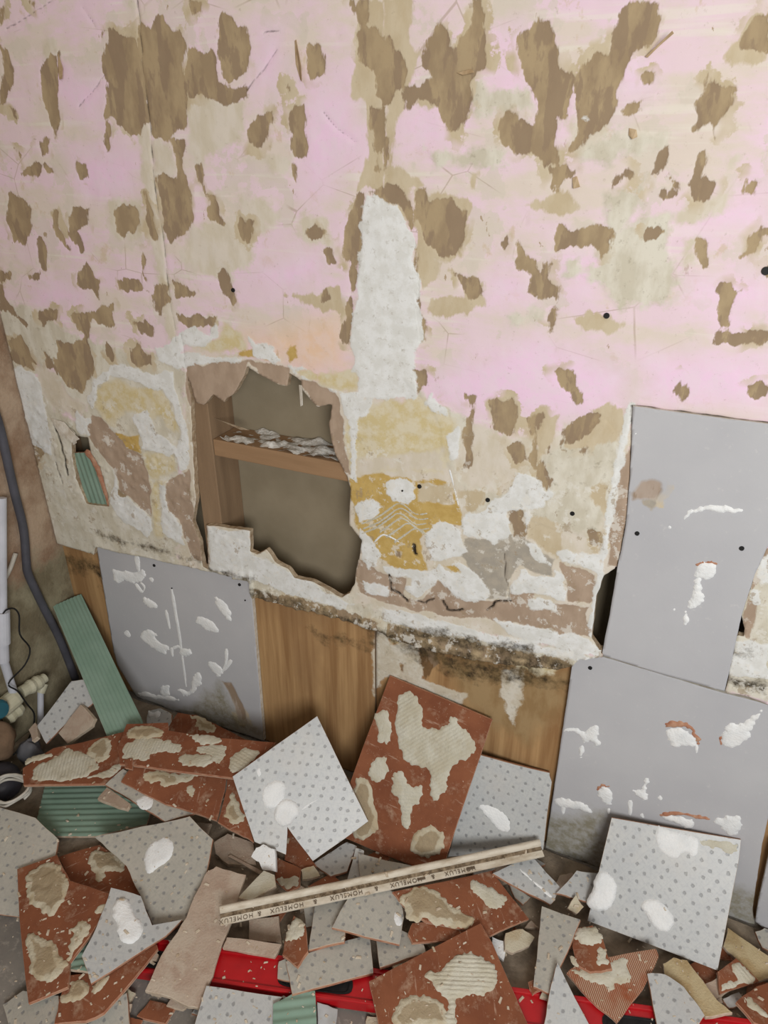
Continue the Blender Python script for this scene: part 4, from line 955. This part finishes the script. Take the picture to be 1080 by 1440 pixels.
Z2 = (0, 1200, 4.5); Z1 = (0, 960, 4.5); Z3 = (200, 960, 4.5); Z5 = (280, 1140, 3.857); Z6 = (520, 1140, 3.857); Z7 = (700, 1240, 5.4); Z8 = (860, 1240, 4.91); ZC = (0, 1160, 3.0); ZA = (0, 980, 3.0)
LEAN = lambda a, b=0.0: (b, -math.cos(math.radians(a)), math.sin(math.radians(a)))     # a = degrees laid back from upright
R_ = 'tile_fragment'
# --- pieces against the walls
frag('ceramic_tile', 'dot', '676,1062 773,1087 776,1100 764,1195 630,1205 650,1130', 'chipped dotted tile leaning on the brown plywood behind the white trim', LEAN(22), dabs=[(K2, '740,745 800,750 850,790 850,835 815,830 780,790', .002, M_PUTTY)])
frag('ceramic_tile', 'terra', '548,950 692,1012 622,1224 580,1218 468,1172 495,1093', 'large upturned terracotta tile with thick pale adhesive, leaning against the plywood', LEAN(28), dabs=[
    (K2, '490,400 530,385 565,410 570,500 620,505 660,490 650,475 680,465 690,500 720,520 745,560 735,590 690,610 650,650 655,700 610,745 590,700 595,630 540,620 500,590 485,500', .005, M_ADHP, .9),
    (K2, '420,460 460,440 480,500 470,560 430,550', .004, M_ADHP), (K2, '415,600 460,585 465,640 430,685 400,650', .004, M_ADHP), (K2, '470,650 510,635 525,690 575,680 560,745 535,760 530,830 505,810 500,740 475,710', .004, M_ADHP, .4),
    (K2, '350,660 400,660 420,740 435,830 380,860 345,840', .006, M_ADH), (K2, '545,830 600,810 645,835 640,900 580,920 530,890', .007, M_ADH)])
frag('plaster_piece', 'plaster', '40,1026 49,1016 52,1020 53,1036 45,1042', 'small pinkish plaster lump beside the white down pipe', LEAN(55), .012, cat='plaster', sink=.0045)
frag(R_, 'dot', '52,1021 100,958 128,955 135,985 90,1020 65,1046', 'grey dotted tile strip propped in the corner under the green tile', LEAN(40, .3))
frag('ceramic_tile', 'green', '74,852 114,835 200,1012 202,1022 151,1036', 'long green ribbed tile leaning upright in the corner', (.47, -.41, .78), ribs='95,843 175,1022', rg=.0006, spread=.12, pitch=.0102)
frag('plaster_piece', 'plaster', '82,1031 113,991 132,1011 128,1022 95,1046', 'pink plaster chunk in front of the corner tile strip', LEAN(50, .2), .014, cat='plaster', sink=.0085)
# --- left heap
frag(R_, 'dot', '206,1016 208,1000 226,996 241,1004 243,1030 226,1045', 'pale tile corner with a white putty blob below the smeared panel', LEAN(60), dabs=[(Z3, '36,188 40,170 70,192 115,172 112,222 40,230', .010, M_PUTTY)])
frag(R_, 'terra', '232,1030 250,1002 276,1005 303,1018 345,1040 390,1046 300,1060', 'terracotta tile strip tucked under the smeared grey panel', LEAN(62), dabs=[(Z3, '290,195 360,210 460,260 465,310 430,330 330,290 340,240', .003, M_ADH)])
frag(R_, 'green', '63,1104 150,1096 212,1138 206,1158 135,1175 47,1175', 'green ribbed tile lying flat under the adhesive covered terracotta', (0, -.15, 1), ribs='60,1140 200,1137', rg=.0008)
frag(R_, 'terra', '32,1080 75,1052 130,1040 178,1028 190,1068 147,1102 33,1104', 'terracotta tile almost covered with grey adhesive above the flat green tile', (.1, -.3, 1), dabs=[
    (Z1, '195,600 240,510 350,480 420,410 530,440 600,490 640,540 540,600 420,630 210,625', .004, M_ADHP, .2), (Z1, '150,510 180,470 310,440 350,465 230,500 160,520', .004, M_ADHP), (Z1, '540,440 600,370 680,340 710,400 700,480 600,520', .004, M_ADH), (Z1, '520,610 640,570 780,500 770,540 690,610', .003, M_ADHP, 1.2)])
frag(R_, 'dotw', '148,1103 173,1081 275,1143 232,1155 197,1133', 'narrow dotted tile strip with a white putty spot', (0, -.25, 1), dabs=[(ZA, '570,435 610,412 650,430 640,470 610,480 580,460', .004, M_PUTTY)])
frag('plaster_piece', 'plaster', '137,1123 150,1107 183,1130 179,1138 160,1132', 'tapered plaster splinter on the flat green tile', (0, -.2, 1), .008, cat='plaster', sink=.006)
frag(R_, 'terra', '170,1099 188,1074 319,1090 316,1112 305,1154 233,1131', 'dark red terracotta tile with a round adhesive ring, cracked at one end', (.05, -.4, 1), dabs=[
    (Z3, '0,570 50,560 130,560 230,570 370,570 350,600 230,640 140,670 110,620 60,640 0,620', .003, M_ADH), (Z3, '275,680 300,640 330,650 330,720 300,730', .003, M_ADH)])
frag(R_, 'terra', '320,1091 330,1093 357,1184 342,1176 306,1156 317,1115', 'split terracotta end piece beside the round adhesive ring tile', (.05, -.4, 1), dabs=[(Z3, '560,680 600,720 650,860 640,900 520,870 530,800', .004, M_ADH)])
frag(R_, 'terra', '168,1074 165,1050 178,1018 236,1016 236,1027 310,1038 388,1044 330,1094 200,1077', 'wide terracotta tile smeared with combed adhesive in the left heap', (.05, -.35, 1), dabs=[
    (Z3, '-100,320 -60,275 60,270 150,310 120,345 -40,355 -90,350', .005, M_ADH), (Z3, '270,320 360,325 500,350 495,385 380,390 300,350', .004, M_ADHP), (Z3, '215,490 260,450 430,455 460,500 400,530 260,535', .004, M_ADHP),
    (Z3, '340,400 540,390 530,470 480,530 420,460 350,450', .002, M_ADHP, 1.4), (Z3, '540,560 560,470 640,410 760,430 700,500 600,570', .003, M_ADHP, 1.2), (Z3, '-140,470 -80,350 160,350 270,400 230,450 60,440 40,500 -100,490', .002, M_ADHP, .1)])
frag(R_, 'terra', '175,1068 186,1066 186,1082 176,1080', 'tiny terracotta chip on the smeared terracotta tiles', (0, -.2, 1), .005)
frag(R_, 'dotw', '-45,1122 50,1150 82,1180 62,1292 -45,1280', 'big dotted tile half hidden below the white cable coil', (.05, -.12, 1))
frag(R_, 'dotw', '4,1413 32,1393 82,1400 86,1425 70,1455 16,1455', 'dotted tile corner under the curved terracotta strip on bare floor', (0, -.05, 1))
frag(R_, 'dotw', '125,1432 178,1396 183,1455 120,1455', 'dotted tile end beyond the curved terracotta strip', (0, -.05, 1))
frag(R_, 'terra', '76,1440 84,1404 95,1372 150,1366 203,1324 220,1328 222,1334 196,1366 146,1424 120,1436', 'curved terracotta strip sticking out under the dotted kite shaped tile', (0, -.1, 1), dabs=[(Z2, '360,915 440,880 430,810 560,790 565,890 440,960', .006, M_ADH), (Z2, '575,830 690,760 690,800 640,870 580,900', .005, M_ADH)])
frag(R_, 'terra', '82,1205 140,1188 178,1213 200,1262 152,1258 98,1238', 'terracotta wedge with a torn adhesive patch under the cracked dotted tile', (.1, -.1, 1), dabs=[(Z2, '560,10 600,-20 740,-10 790,60 800,110 720,120 660,110 660,170 620,195 600,130 565,90', .006, M_ADH)])
frag(R_, 'green', '98,1362 105,1340 135,1300 140,1340 128,1366', 'green ribbed tile corner peeping out beside the kite shaped tile', (0, -.1, 1), ribs='100,1350 130,1345')
frag('ceramic_tile', 'terra', '24,1222 80,1202 98,1238 152,1256 152,1275 125,1318 98,1353 95,1388 40,1411 27,1290', 'large upturned terracotta tile with a dark centred round adhesive patch on bare floor', (.05, -.1, 1), dabs=[
    (Z2, '160,120 230,90 290,55 350,50 400,110 440,190 420,270 370,350 330,410 280,370 190,320 160,230', .007, M_ADH), (Z2, '165,510 210,505 270,540 330,550 380,640 440,700 380,770 310,830 230,800 180,750 175,620', .007, M_ADH), (Z2, '425,485 510,420 555,430 570,500 510,570 440,690 415,690 440,580 470,500', .006, M_ADH), (Z2, '590,350 680,305 690,330 640,390', .004, M_ADH)], rg=.001)
frag(R_, 'dotw', '133,1177 200,1162 267,1148 299,1180 279,1292 215,1301 197,1258 178,1218 150,1193', 'big cracked dotted tile with one oval white putty dab in the left heap', (.1, -.2, 1), dabs=[(ZC, '610,120 640,70 700,45 738,80 725,140 670,180 620,215 608,180', .006, M_PUTTY)])
frag(R_, 'dot', '156,1248 198,1260 214,1301 256,1293 233,1316 128,1383 122,1362 115,1344 135,1305', 'kite shaped dotted tile with a double white putty dab', (.05, -.15, 1), dabs=[(Z2, '710,340 740,285 800,280 840,340 850,390 900,430 910,490 870,560 790,580 745,520 740,440 710,400', .008, M_PUTTY)])
# --- centre
frag('plaster_piece', 'plaster', '301,1184 320,1172 356,1185 360,1215 320,1215 303,1200', 'dusty brown plaster piece behind the white putty lump', (0, -.2, 1), .012, cat='plaster')
frag('plaster_slab', 'plaster', '304,1218 346,1230 318,1315 300,1370 280,1418 250,1408 204,1393 235,1330 262,1290 288,1230', 'long pinkish beige plasterboard slab lying over the red level', (.1, -.1, 1), .012, cat='plasterboard', rg=.003)
frag(R_, 'dot', '440,1215 462,1200 488,1184 502,1190 488,1225 465,1232', 'bent cornered dotted tile between the two upright tiles', (0, -.3, 1))
frag(R_, 'dot', '500,1192 512,1196 508,1240 488,1238', 'thin dotted tile sliver behind the white trim', (0, -.3, 1))
frag(R_, 'dotw', '504,1200 582,1218 590,1235 508,1245', 'dotted tile under the big adhesive covered terracotta tile', (0, -.3, 1))
frag(R_, 'dot', '290,1386 398,1402 385,1412 388,1462 268,1462', 'dotted tile in front of the red level', (0, -.05, 1))
frag('metal_plate', 'metal', '446,1409 475,1419 472,1460 446,1460', 'small bent metal plate in front of the red level', (0, -.05, 1), .004, cat='plate')
frag(R_, 'green', '384,1412 410,1398 443,1393 446,1462 384,1462', 'green ribbed tile in front of the red level', (0, -.1, 1), ribs='384,1420 444,1412', rg=.0006)
frag('plaster_piece', 'plaster', '350,1294 392,1288 396,1326 350,1322', 'pinkish plaster block just below the trim lettering', (0, -.2, 1), .012, cat='plaster')
frag('plaster_piece', 'plaster', '319,1318 396,1328 386,1346 313,1333', 'grey plaster strip along the upper edge of the red level', (0, -.3, 1), .012, cat='plaster')
frag(R_, 'dotw', '392,1352 410,1345 412,1380 390,1376', 'dotted tile scrap at the hand hole of the red level', (0, -.1, 1))
frag(R_, 'dotw', '402,1352 440,1338 480,1325 519,1313 525,1368 411,1398', 'broad dotted tile lying over the hand hole of the red level', (.05, -.15, 1))
frag(R_, 'dotw', '529,1322 565,1308 593,1322 599,1339 534,1360', 'dotted tile with a clean straight side beside the front terracotta tile', (0, -.15, 1))
frag(R_, 'dotw', '426,1262 448,1255 448,1300 430,1304', 'dotted tile scrap below the trim beside the terracotta kite', (0, -.2, 1))
frag(R_, 'dotw', '443,1272 492,1256 484,1324 434,1336', 'upright rectangular dotted tile piece below the trim', (0, -.25, 1))
frag(R_, 'dotw', '467,1304 490,1262 527,1246 560,1254 568,1290 562,1328', 'triangular dotted tile hanging over its neighbours below the trim', (0, -.2, 1), dabs=[((400, 1160, 4.5), '690,540 740,580 750,640 700,640', .003, M_PUTTY)])
frag(R_, 'terra', '413,1287 429,1300 433,1338 418,1360 397,1343 404,1310', 'kite shaped terracotta piece with a pale adhesive cap', (0, -.25, 1), dabs=[((400, 1160, 4.5), '40,620 70,580 110,600 135,650 120,700 60,740 0,740 10,690', .005, M_ADHP)])
frag(R_, 'terra', '580,1298 640,1290 690,1312 640,1322 580,1326 574,1314', 'dark terracotta tile edge under the adhesive streaked terracotta tile', (0, -.15, 1))
frag('ceramic_tile', 'terra', '552,1254 692,1224 744,1292 690,1316 660,1308 600,1296 575,1280', 'terracotta tile with a brown adhesive streak just below the trim', (.05, -.2, 1), dabs=[
    (Z6, '150,460 250,420 330,410 400,480 490,550 575,580 560,620 490,640 400,630 300,590 200,600 190,530', .006, M_ADH), (Z6, '540,385 570,370 620,400 660,420 740,450 745,500 700,540 640,530 600,470 550,440', .005, M_ADHP)])
frag('putty_lump', 'putty', '692,1317 712,1325 708,1350 690,1335', 'white putty scrap behind the front terracotta tile', (0, -.2, 1), .008, cat='putty')
frag('adhesive_lump', 'adh', '711,1312 735,1306 752,1318 745,1330 722,1340 710,1335', 'yellowish adhesive lump between terracotta and dotted strips', (0, -.2, 1), .010, cat='adhesive')
frag('ceramic_tile', 'terra', '519,1380 676,1298 692,1325 752,1462 540,1470 528,1420', 'big smooth terracotta tile with two large pale adhesive patches, over the red level', (0, -.2, 1), dabs=[
    (Z6, '285,880 380,880 420,820 540,750 560,780 640,800 690,880 700,930 620,1000 520,1010 470,1020 480,1180 380,1180 440,1050 370,990 330,930', .006, M_ADHP, 1.5), (Z6, '120,1080 170,1020 270,990 340,1010 400,1050 440,1160 140,1200', .006, M_ADH)], rg=.0008)
# --- right of the trim
frag(R_, 'dotw', '715,1240 746,1262 736,1272 724,1262', 'little dotted triangle at the end of the terracotta tile below the trim', (0, -.2, 1))
frag(R_, 'dot', '693,1228 722,1214 752,1208 788,1248 780,1266 774,1272 735,1252', 'dotted tile wedge with red edge and white smear under the trim end', (0, -.3, 1), dabs=[((600, 1160, 4.5), '575,265 620,300 720,380 790,440 800,465 760,450 680,370 600,300', .003, M_PUTTY)])
frag(R_, 'dot', '782,1256 811,1224 840,1228 832,1268 810,1264', 'small dotted tile beside the square dotted tile on the heap', (0, -.35, 1))
frag('adhesive_lump', 'adh', '798,1277 810,1258 821,1275 811,1285', 'pointed adhesive lump beside the square dotted tile', (0, -.3, 1), .012, cat='adhesive')
frag(R_, 'beige', '1017,1330 1023,1304 1090,1350 1085,1376 1066,1380 1035,1348', 'beige adhesive covered tile slab beside the square dotted tile', (0, -.3, 1))
frag(R_, 'rib', '797,1368 815,1352 860,1345 922,1334 926,1346 905,1390 868,1438 840,1415', 'combed terracotta tile standing over the red level end', (0, -.3, 1), dabs=[(Z7, '540,660 640,680 850,600 990,565 1010,740 990,780 880,770 900,820 830,830 820,790 700,760 600,720', .004, M_ADHP)])
frag(R_, 'terra', '805,1330 809,1305 833,1301 848,1321 861,1363 830,1367 811,1356', 'terracotta corner piece ringed with flaking adhesive', (0, -.3, 1), dabs=[(Z7, '580,370 640,340 740,340 800,410 800,470 740,470 700,490 630,470 570,430', .008, M_ADHP), (Z7, '760,480 820,520 860,640 760,650 740,600', .004, M_ADHP), (Z7, '545,560 580,560 620,640 600,650 560,620', .004, M_ADHP)])
frag('ceramic_tile', 'dot', '860,1150 1042,1181 1038,1215 1009,1365 826,1295', 'nearly whole square dotted tile leaning on the big grey panel with white putty dabs', LEAN(38, -.08), dabs=[
    ((740, 900, 2.667), '265,870 300,865 335,900 340,950 320,1000 290,1020 240,1010 222,980 250,940', .009, M_PUTTY), ((740, 900, 2.667), '425,990 470,965 520,990 555,1040 550,1080 510,1100 470,1070 440,1020', .008, M_PUTTY),
    ((740, 900, 2.667), '490,690 520,710 640,735 650,770 630,820 600,790 560,825 510,800 485,760', .005, M_PUTTY), ((740, 900, 2.667), '650,740 800,760 795,800 720,790 650,770', .002, M_ADHP)], rg=.0008, spread=.25)
frag(R_, 'beige', '932,1355 947,1346 966,1350 1010,1408 1030,1424 992,1430 962,1392 935,1372', 'beige adhesive covered strip in front of the square dotted tile', (0, -.2, 1))
frag(R_, 'terra', '1010,1366 1035,1347 1068,1380 1013,1398', 'terracotta tile corner with ribbed adhesive beside the square dotted tile', (0, -.3, 1), dabs=[(Z8, '820,610 870,545 930,590 1010,680 900,710 750,760 750,700 870,690 860,650', .004, M_ADHP, .3)])
frag(R_, 'terra', '1035,1409 1064,1387 1112,1372 1115,1458 1060,1438', 'terracotta tile with a pale adhesive band at the end of the red level', (0, -.15, 1), dabs=[(Z8, '920,800 960,790 1020,860 1085,910 1080,950 1000,900 930,860', .004, M_ADHP)])
frag(R_, 'dotw', '1062,1310 1075,1305 1115,1320 1110,1350 1072,1332', 'small dotted tile below the beige edged board', (0, -.4, 1))
frag(R_, 'dotw', '762,1274 816,1293 790,1354 772,1397 750,1387 756,1333', 'long upright dotted tile strip between terracotta tiles over the red level', (0, -.2, 1))
frag(R_, 'dot', '784,1353 836,1455 762,1460 773,1395', 'pointed triangular dotted tile over the red level', (0, -.2, 1))
frag(R_, 'dot', '910,1369 935,1370 962,1388 991,1428 972,1460 927,1460', 'rounded dotted tile piece in front of the combed terracotta tile', (0, -.2, 1))
# --- under the trim, near the big dotted tile
frag(R_, 'terra', '403,1160 445,1218 423,1222 400,1209', 'terracotta wedge filling the broken corner of the tilted dotted tile', (0, -.35, 1))
frag('ceramic_tile', 'dot', '327,1092 446,1007 518,1155 440,1211 404,1163 402,1202 358,1184', 'tilted square dotted tile with two round white putty dabs and a crack', LEAN(42, .1), dabs=[
    (Z3, '755,700 780,640 850,610 910,640 905,720 860,780 800,805 760,760', .006, M_PUTTY), (Z3, '830,830 860,750 930,730 990,770 1000,830 940,900 890,920 840,890', .010, M_PUTTY), (Z3, '720,560 745,530 760,580 735,605', .003, M_PUTTY),
    (Z3, '1005,800 1040,770 1110,735 1230,650 1110,745 1010,812', .001, M_PUTTY)], rg=.0008, spread=.25)
frag(R_, 'terra', '388,1205 423,1221 421,1246 405,1255 387,1240', 'five sided terracotta piece beside the white putty lump', (0, -.3, 1), dabs=[(Z5, '415,360 470,370 545,350 540,410 480,430 430,400', .005, M_ADHP)])
frag('putty_lump', 'putty', '353,1205 360,1192 370,1187 386,1194 388,1226 369,1223 364,1212', 'rounded white putty lump below the tilted dotted tile', (0, -.4, 1), .014, cat='putty')
frag('adhesive_lump', 'adh', '423,1223 441,1217 450,1232 425,1237', 'flat buff adhesive chip on the terracotta pieces', (0, -.2, 1), .010, cat='adhesive')
frag('plaster_piece', 'plaster', '320,1204 324,1202 370,1226 368,1231', 'thin plaster stick beside the white putty lump', (0, -.2, 1), .006, cat='plaster')
frag('adhesive_lump', 'comb', '335,1262 371,1224 386,1230 388,1245 353,1266', 'combed slab of grey adhesive at the end of the trim', (0, -.2, 1), .009, cat='adhesive')

# tile trim with its printed flange, lying on top
def trim():
    poly = T('316,1272 757,1180 765,1200 303,1304'); c, nn = settle(poly, (.02, -.25, 1), .010, .12)
    P3 = on_plane(poly, c, nn); fr = Frame(c, nn, P3[1] - P3[0]); q = fr.loc(P3)[:, :2]
    x0, x1 = q[[0, 3], 0].mean(), q[[1, 2], 0].mean(); y1 = (q[0, 1] + q[1, 1]) / 2; y0 = (q[2, 1] + q[3, 1]) / 2; w = y1 - y0
    e = empty('tile_trim', fr.o, label='long yellowed plastic tile trim with printed flange lying across the rubble', cat='trim'); e.matrix_world = fr.mat()
    def extr(name, prof, mt, xa=x0, xb=x1, n=40):
        v = []; f = []; m_ = len(prof)
        for i in range(n + 1):
            x = xa + (xb - xa) * i / n; bend = -.0015 * math.sin(math.pi * i / n)
            v += [(x, a, b + bend) for a, b in prof]
        for i in range(n):
            f += [(i * m_ + j, i * m_ + (j + 1) % m_, (i + 1) * m_ + (j + 1) % m_, (i + 1) * m_ + j) for j in range(m_)]
        f += [tuple(range(m_))[::-1], tuple(n * m_ + j for j in range(m_))]
        return link(mesh(name, v, f, mt), e)
    arc = [(y1 - w * .225 + w * .225 * math.cos(t), -.004 + .012 * math.sin(t)) for t in np.linspace(0, math.pi, 10)]
    extr('bullnose', arc + [(y1 - w * .45, -.010), (y1, -.010)], M_TRIM)
    extr('groove', [(y1 - w * .45, -.001), (y0 + w * .34, -.004), (y0 + w * .34, -.010), (y1 - w * .45, -.010)], M_TRIMD)
    extr('flange', [(y0 + w * .36, -.0035), (y0, -.0045), (y0, -.008), (y0 + w * .36, -.008)], M_TRIM)
    # grime crumbs in the groove
    v = []; f = []
    for i in range(260):
        x = random.uniform(x0, x1); y = random.gauss(y0 + w * .44, w * .05); s = random.uniform(.0008, .0028)
        b = len(v); v += [(x + random.uniform(-s, s) * 1.6, y + random.uniform(-s, s), -.0035 + random.uniform(0, s)) for _ in range(4)] ; f += [(b, b + 1, b + 2), (b, b + 2, b + 3), (b, b + 3, b + 1), (b + 1, b + 3, b + 2)]
    link(mesh('grime', v, f, M_TRIMD), e, kind='stuff')
    def text(body, pxc, size):
        cu = bpy.data.curves.new('lettering', 'FONT'); cu.body = body; cu.size = size; cu.align_x = 'CENTER'; cu.align_y = 'CENTER'; cu.extrude = .0002; cu.space_character = 1.25
        t = bpy.data.objects.new('tmp', cu); col.objects.link(t); bpy.context.view_layer.update()
        me = bpy.data.meshes.new_from_object(t.evaluated_get(bpy.context.evaluated_depsgraph_get())); bpy.data.objects.remove(t)
        me.materials.clear(); me.materials.append(M_INK); o = link(bpy.data.objects.new('lettering', me), e)
        a = fr.px(np.array([pxc]))[0]; o.location = (a[0], y0 + w * .17, -.0036); o.rotation_euler = (math.radians(-2), 0, math.pi)
    sz = w * .34
    for bd, px in (('HOMELUX', (488, 1262)), ('&', (444, 1273)), ('HOMELUX', (404, 1281)), ('&', (365, 1290)), ('HOMELUX', (332, 1296)), ('&', (530, 1252)), ('HOMELUX', (572, 1243)), ('HOMELUX', (648, 1226)), ('&', (610, 1235))):
        text(bd, px, sz)
    for px in ((594, 1240), (664, 1226)):
        a = fr.px(np.array([px]))[0]; v, f = boxmesh((a[0] - .009, y0 + w * .12, -.0042), (a[0] + .009, y0 + w * .26, -.0034)); link(mesh('slot', v, f, M_INK), e)
trim()

# green tile still stuck behind the broken hole by the corner
def stuck():
    y = .007; poly = T('278,640 330,640 350,660 392,760 414,842 330,830', *L3); P3 = on_y(poly, y); fr = Frame(P3.mean(0), (0, -1, 0), (1, 0, 0)); p2 = rough(fr.loc(P3)[:, :2], .001, 1, 5)
    v, f, mi = prism_data(p2, .006); v = [(a, b, c - .002) for a, b, c in v]
    o = link(mesh('ceramic_tile', v, f, (M_GREEN, M_TEDGE, M_TERRA), mi), None, 'green ribbed tile stuck inside the broken wall hole by the corner', 'tile'); o.matrix_world = fr.mat()
    def hf(p, k): return -.002 + .0026 * (.5 + .5 * np.tanh(1.6 * np.sin(p[:, 0] * 2 * math.pi / .0165 + p[:, 1] * 60)))
    vv, ff = capgrid(p2, .0025, hf, None); link(mesh('ribbed_face', vv, ff, M_GREEN, smooth=True), o)
    d = dab(o, fr, buf(T('325,630 360,670 395,770 416,845', *L3), 9), .006, M_TEDGE, 'red_edge', rg=.001, cell=.003)
stuck()

# ------------------------------------------------------------------ crumbs, each laid flat on the surface it fell on
v = []; f = []; cnt = 0
bpy.context.view_layer.update(); dgc = bpy.context.evaluated_depsgraph_get()
while cnt < 620:
    x, y = random.uniform(0, 1080), random.uniform(1000, 1440)
    if not inside_rubble(x, y + 30): continue
    ok_, loc, nr, _, ob, _ = scene.ray_cast(dgc, Vector(CAM), Vector(ray(np.array([[x, y]]))[0]).normalized())
    if not ok_ or nr.z < .72 or ob.name.startswith(('cable', 'pipe', 'lettering', 'grime')): continue
    p = np.array(loc); n = np.array(nr); a = random.random() * 3.14
    ex = np.array([math.cos(a), math.sin(a), 0]); ex -= (ex @ n) * n; ex /= np.linalg.norm(ex); ey = np.cross(n, ex)
    s = random.choice([.0007, .0009, .0012, .0012, .0018, .0028]); l = random.uniform(1, 2.6); b = len(v)
    for sx, sy, sz in ((-1, -1, 0), (1, -.7, 0), (1, 1, 0), (-.8, .8, 0), (-.8, -.6, 1), (.7, -.5, 1), (.8, .7, 1), (-.6, .6, 1)):
        v.append(tuple(p + ex * sx * s * l + ey * sy * s + n * sz * s * .8))
    f += [(b + 4, b + 5, b + 6, b + 7), (b, b + 1, b + 5, b + 4), (b + 1, b + 2, b + 6, b + 5), (b + 2, b + 3, b + 7, b + 6), (b + 3, b, b + 4, b + 7)]
    cnt += 1
link(mesh('plaster_crumbs', v, f, M_DEBRIS), None, 'fine pale plaster crumbs scattered over the broken tiles', 'crumbs', kind='stuff')
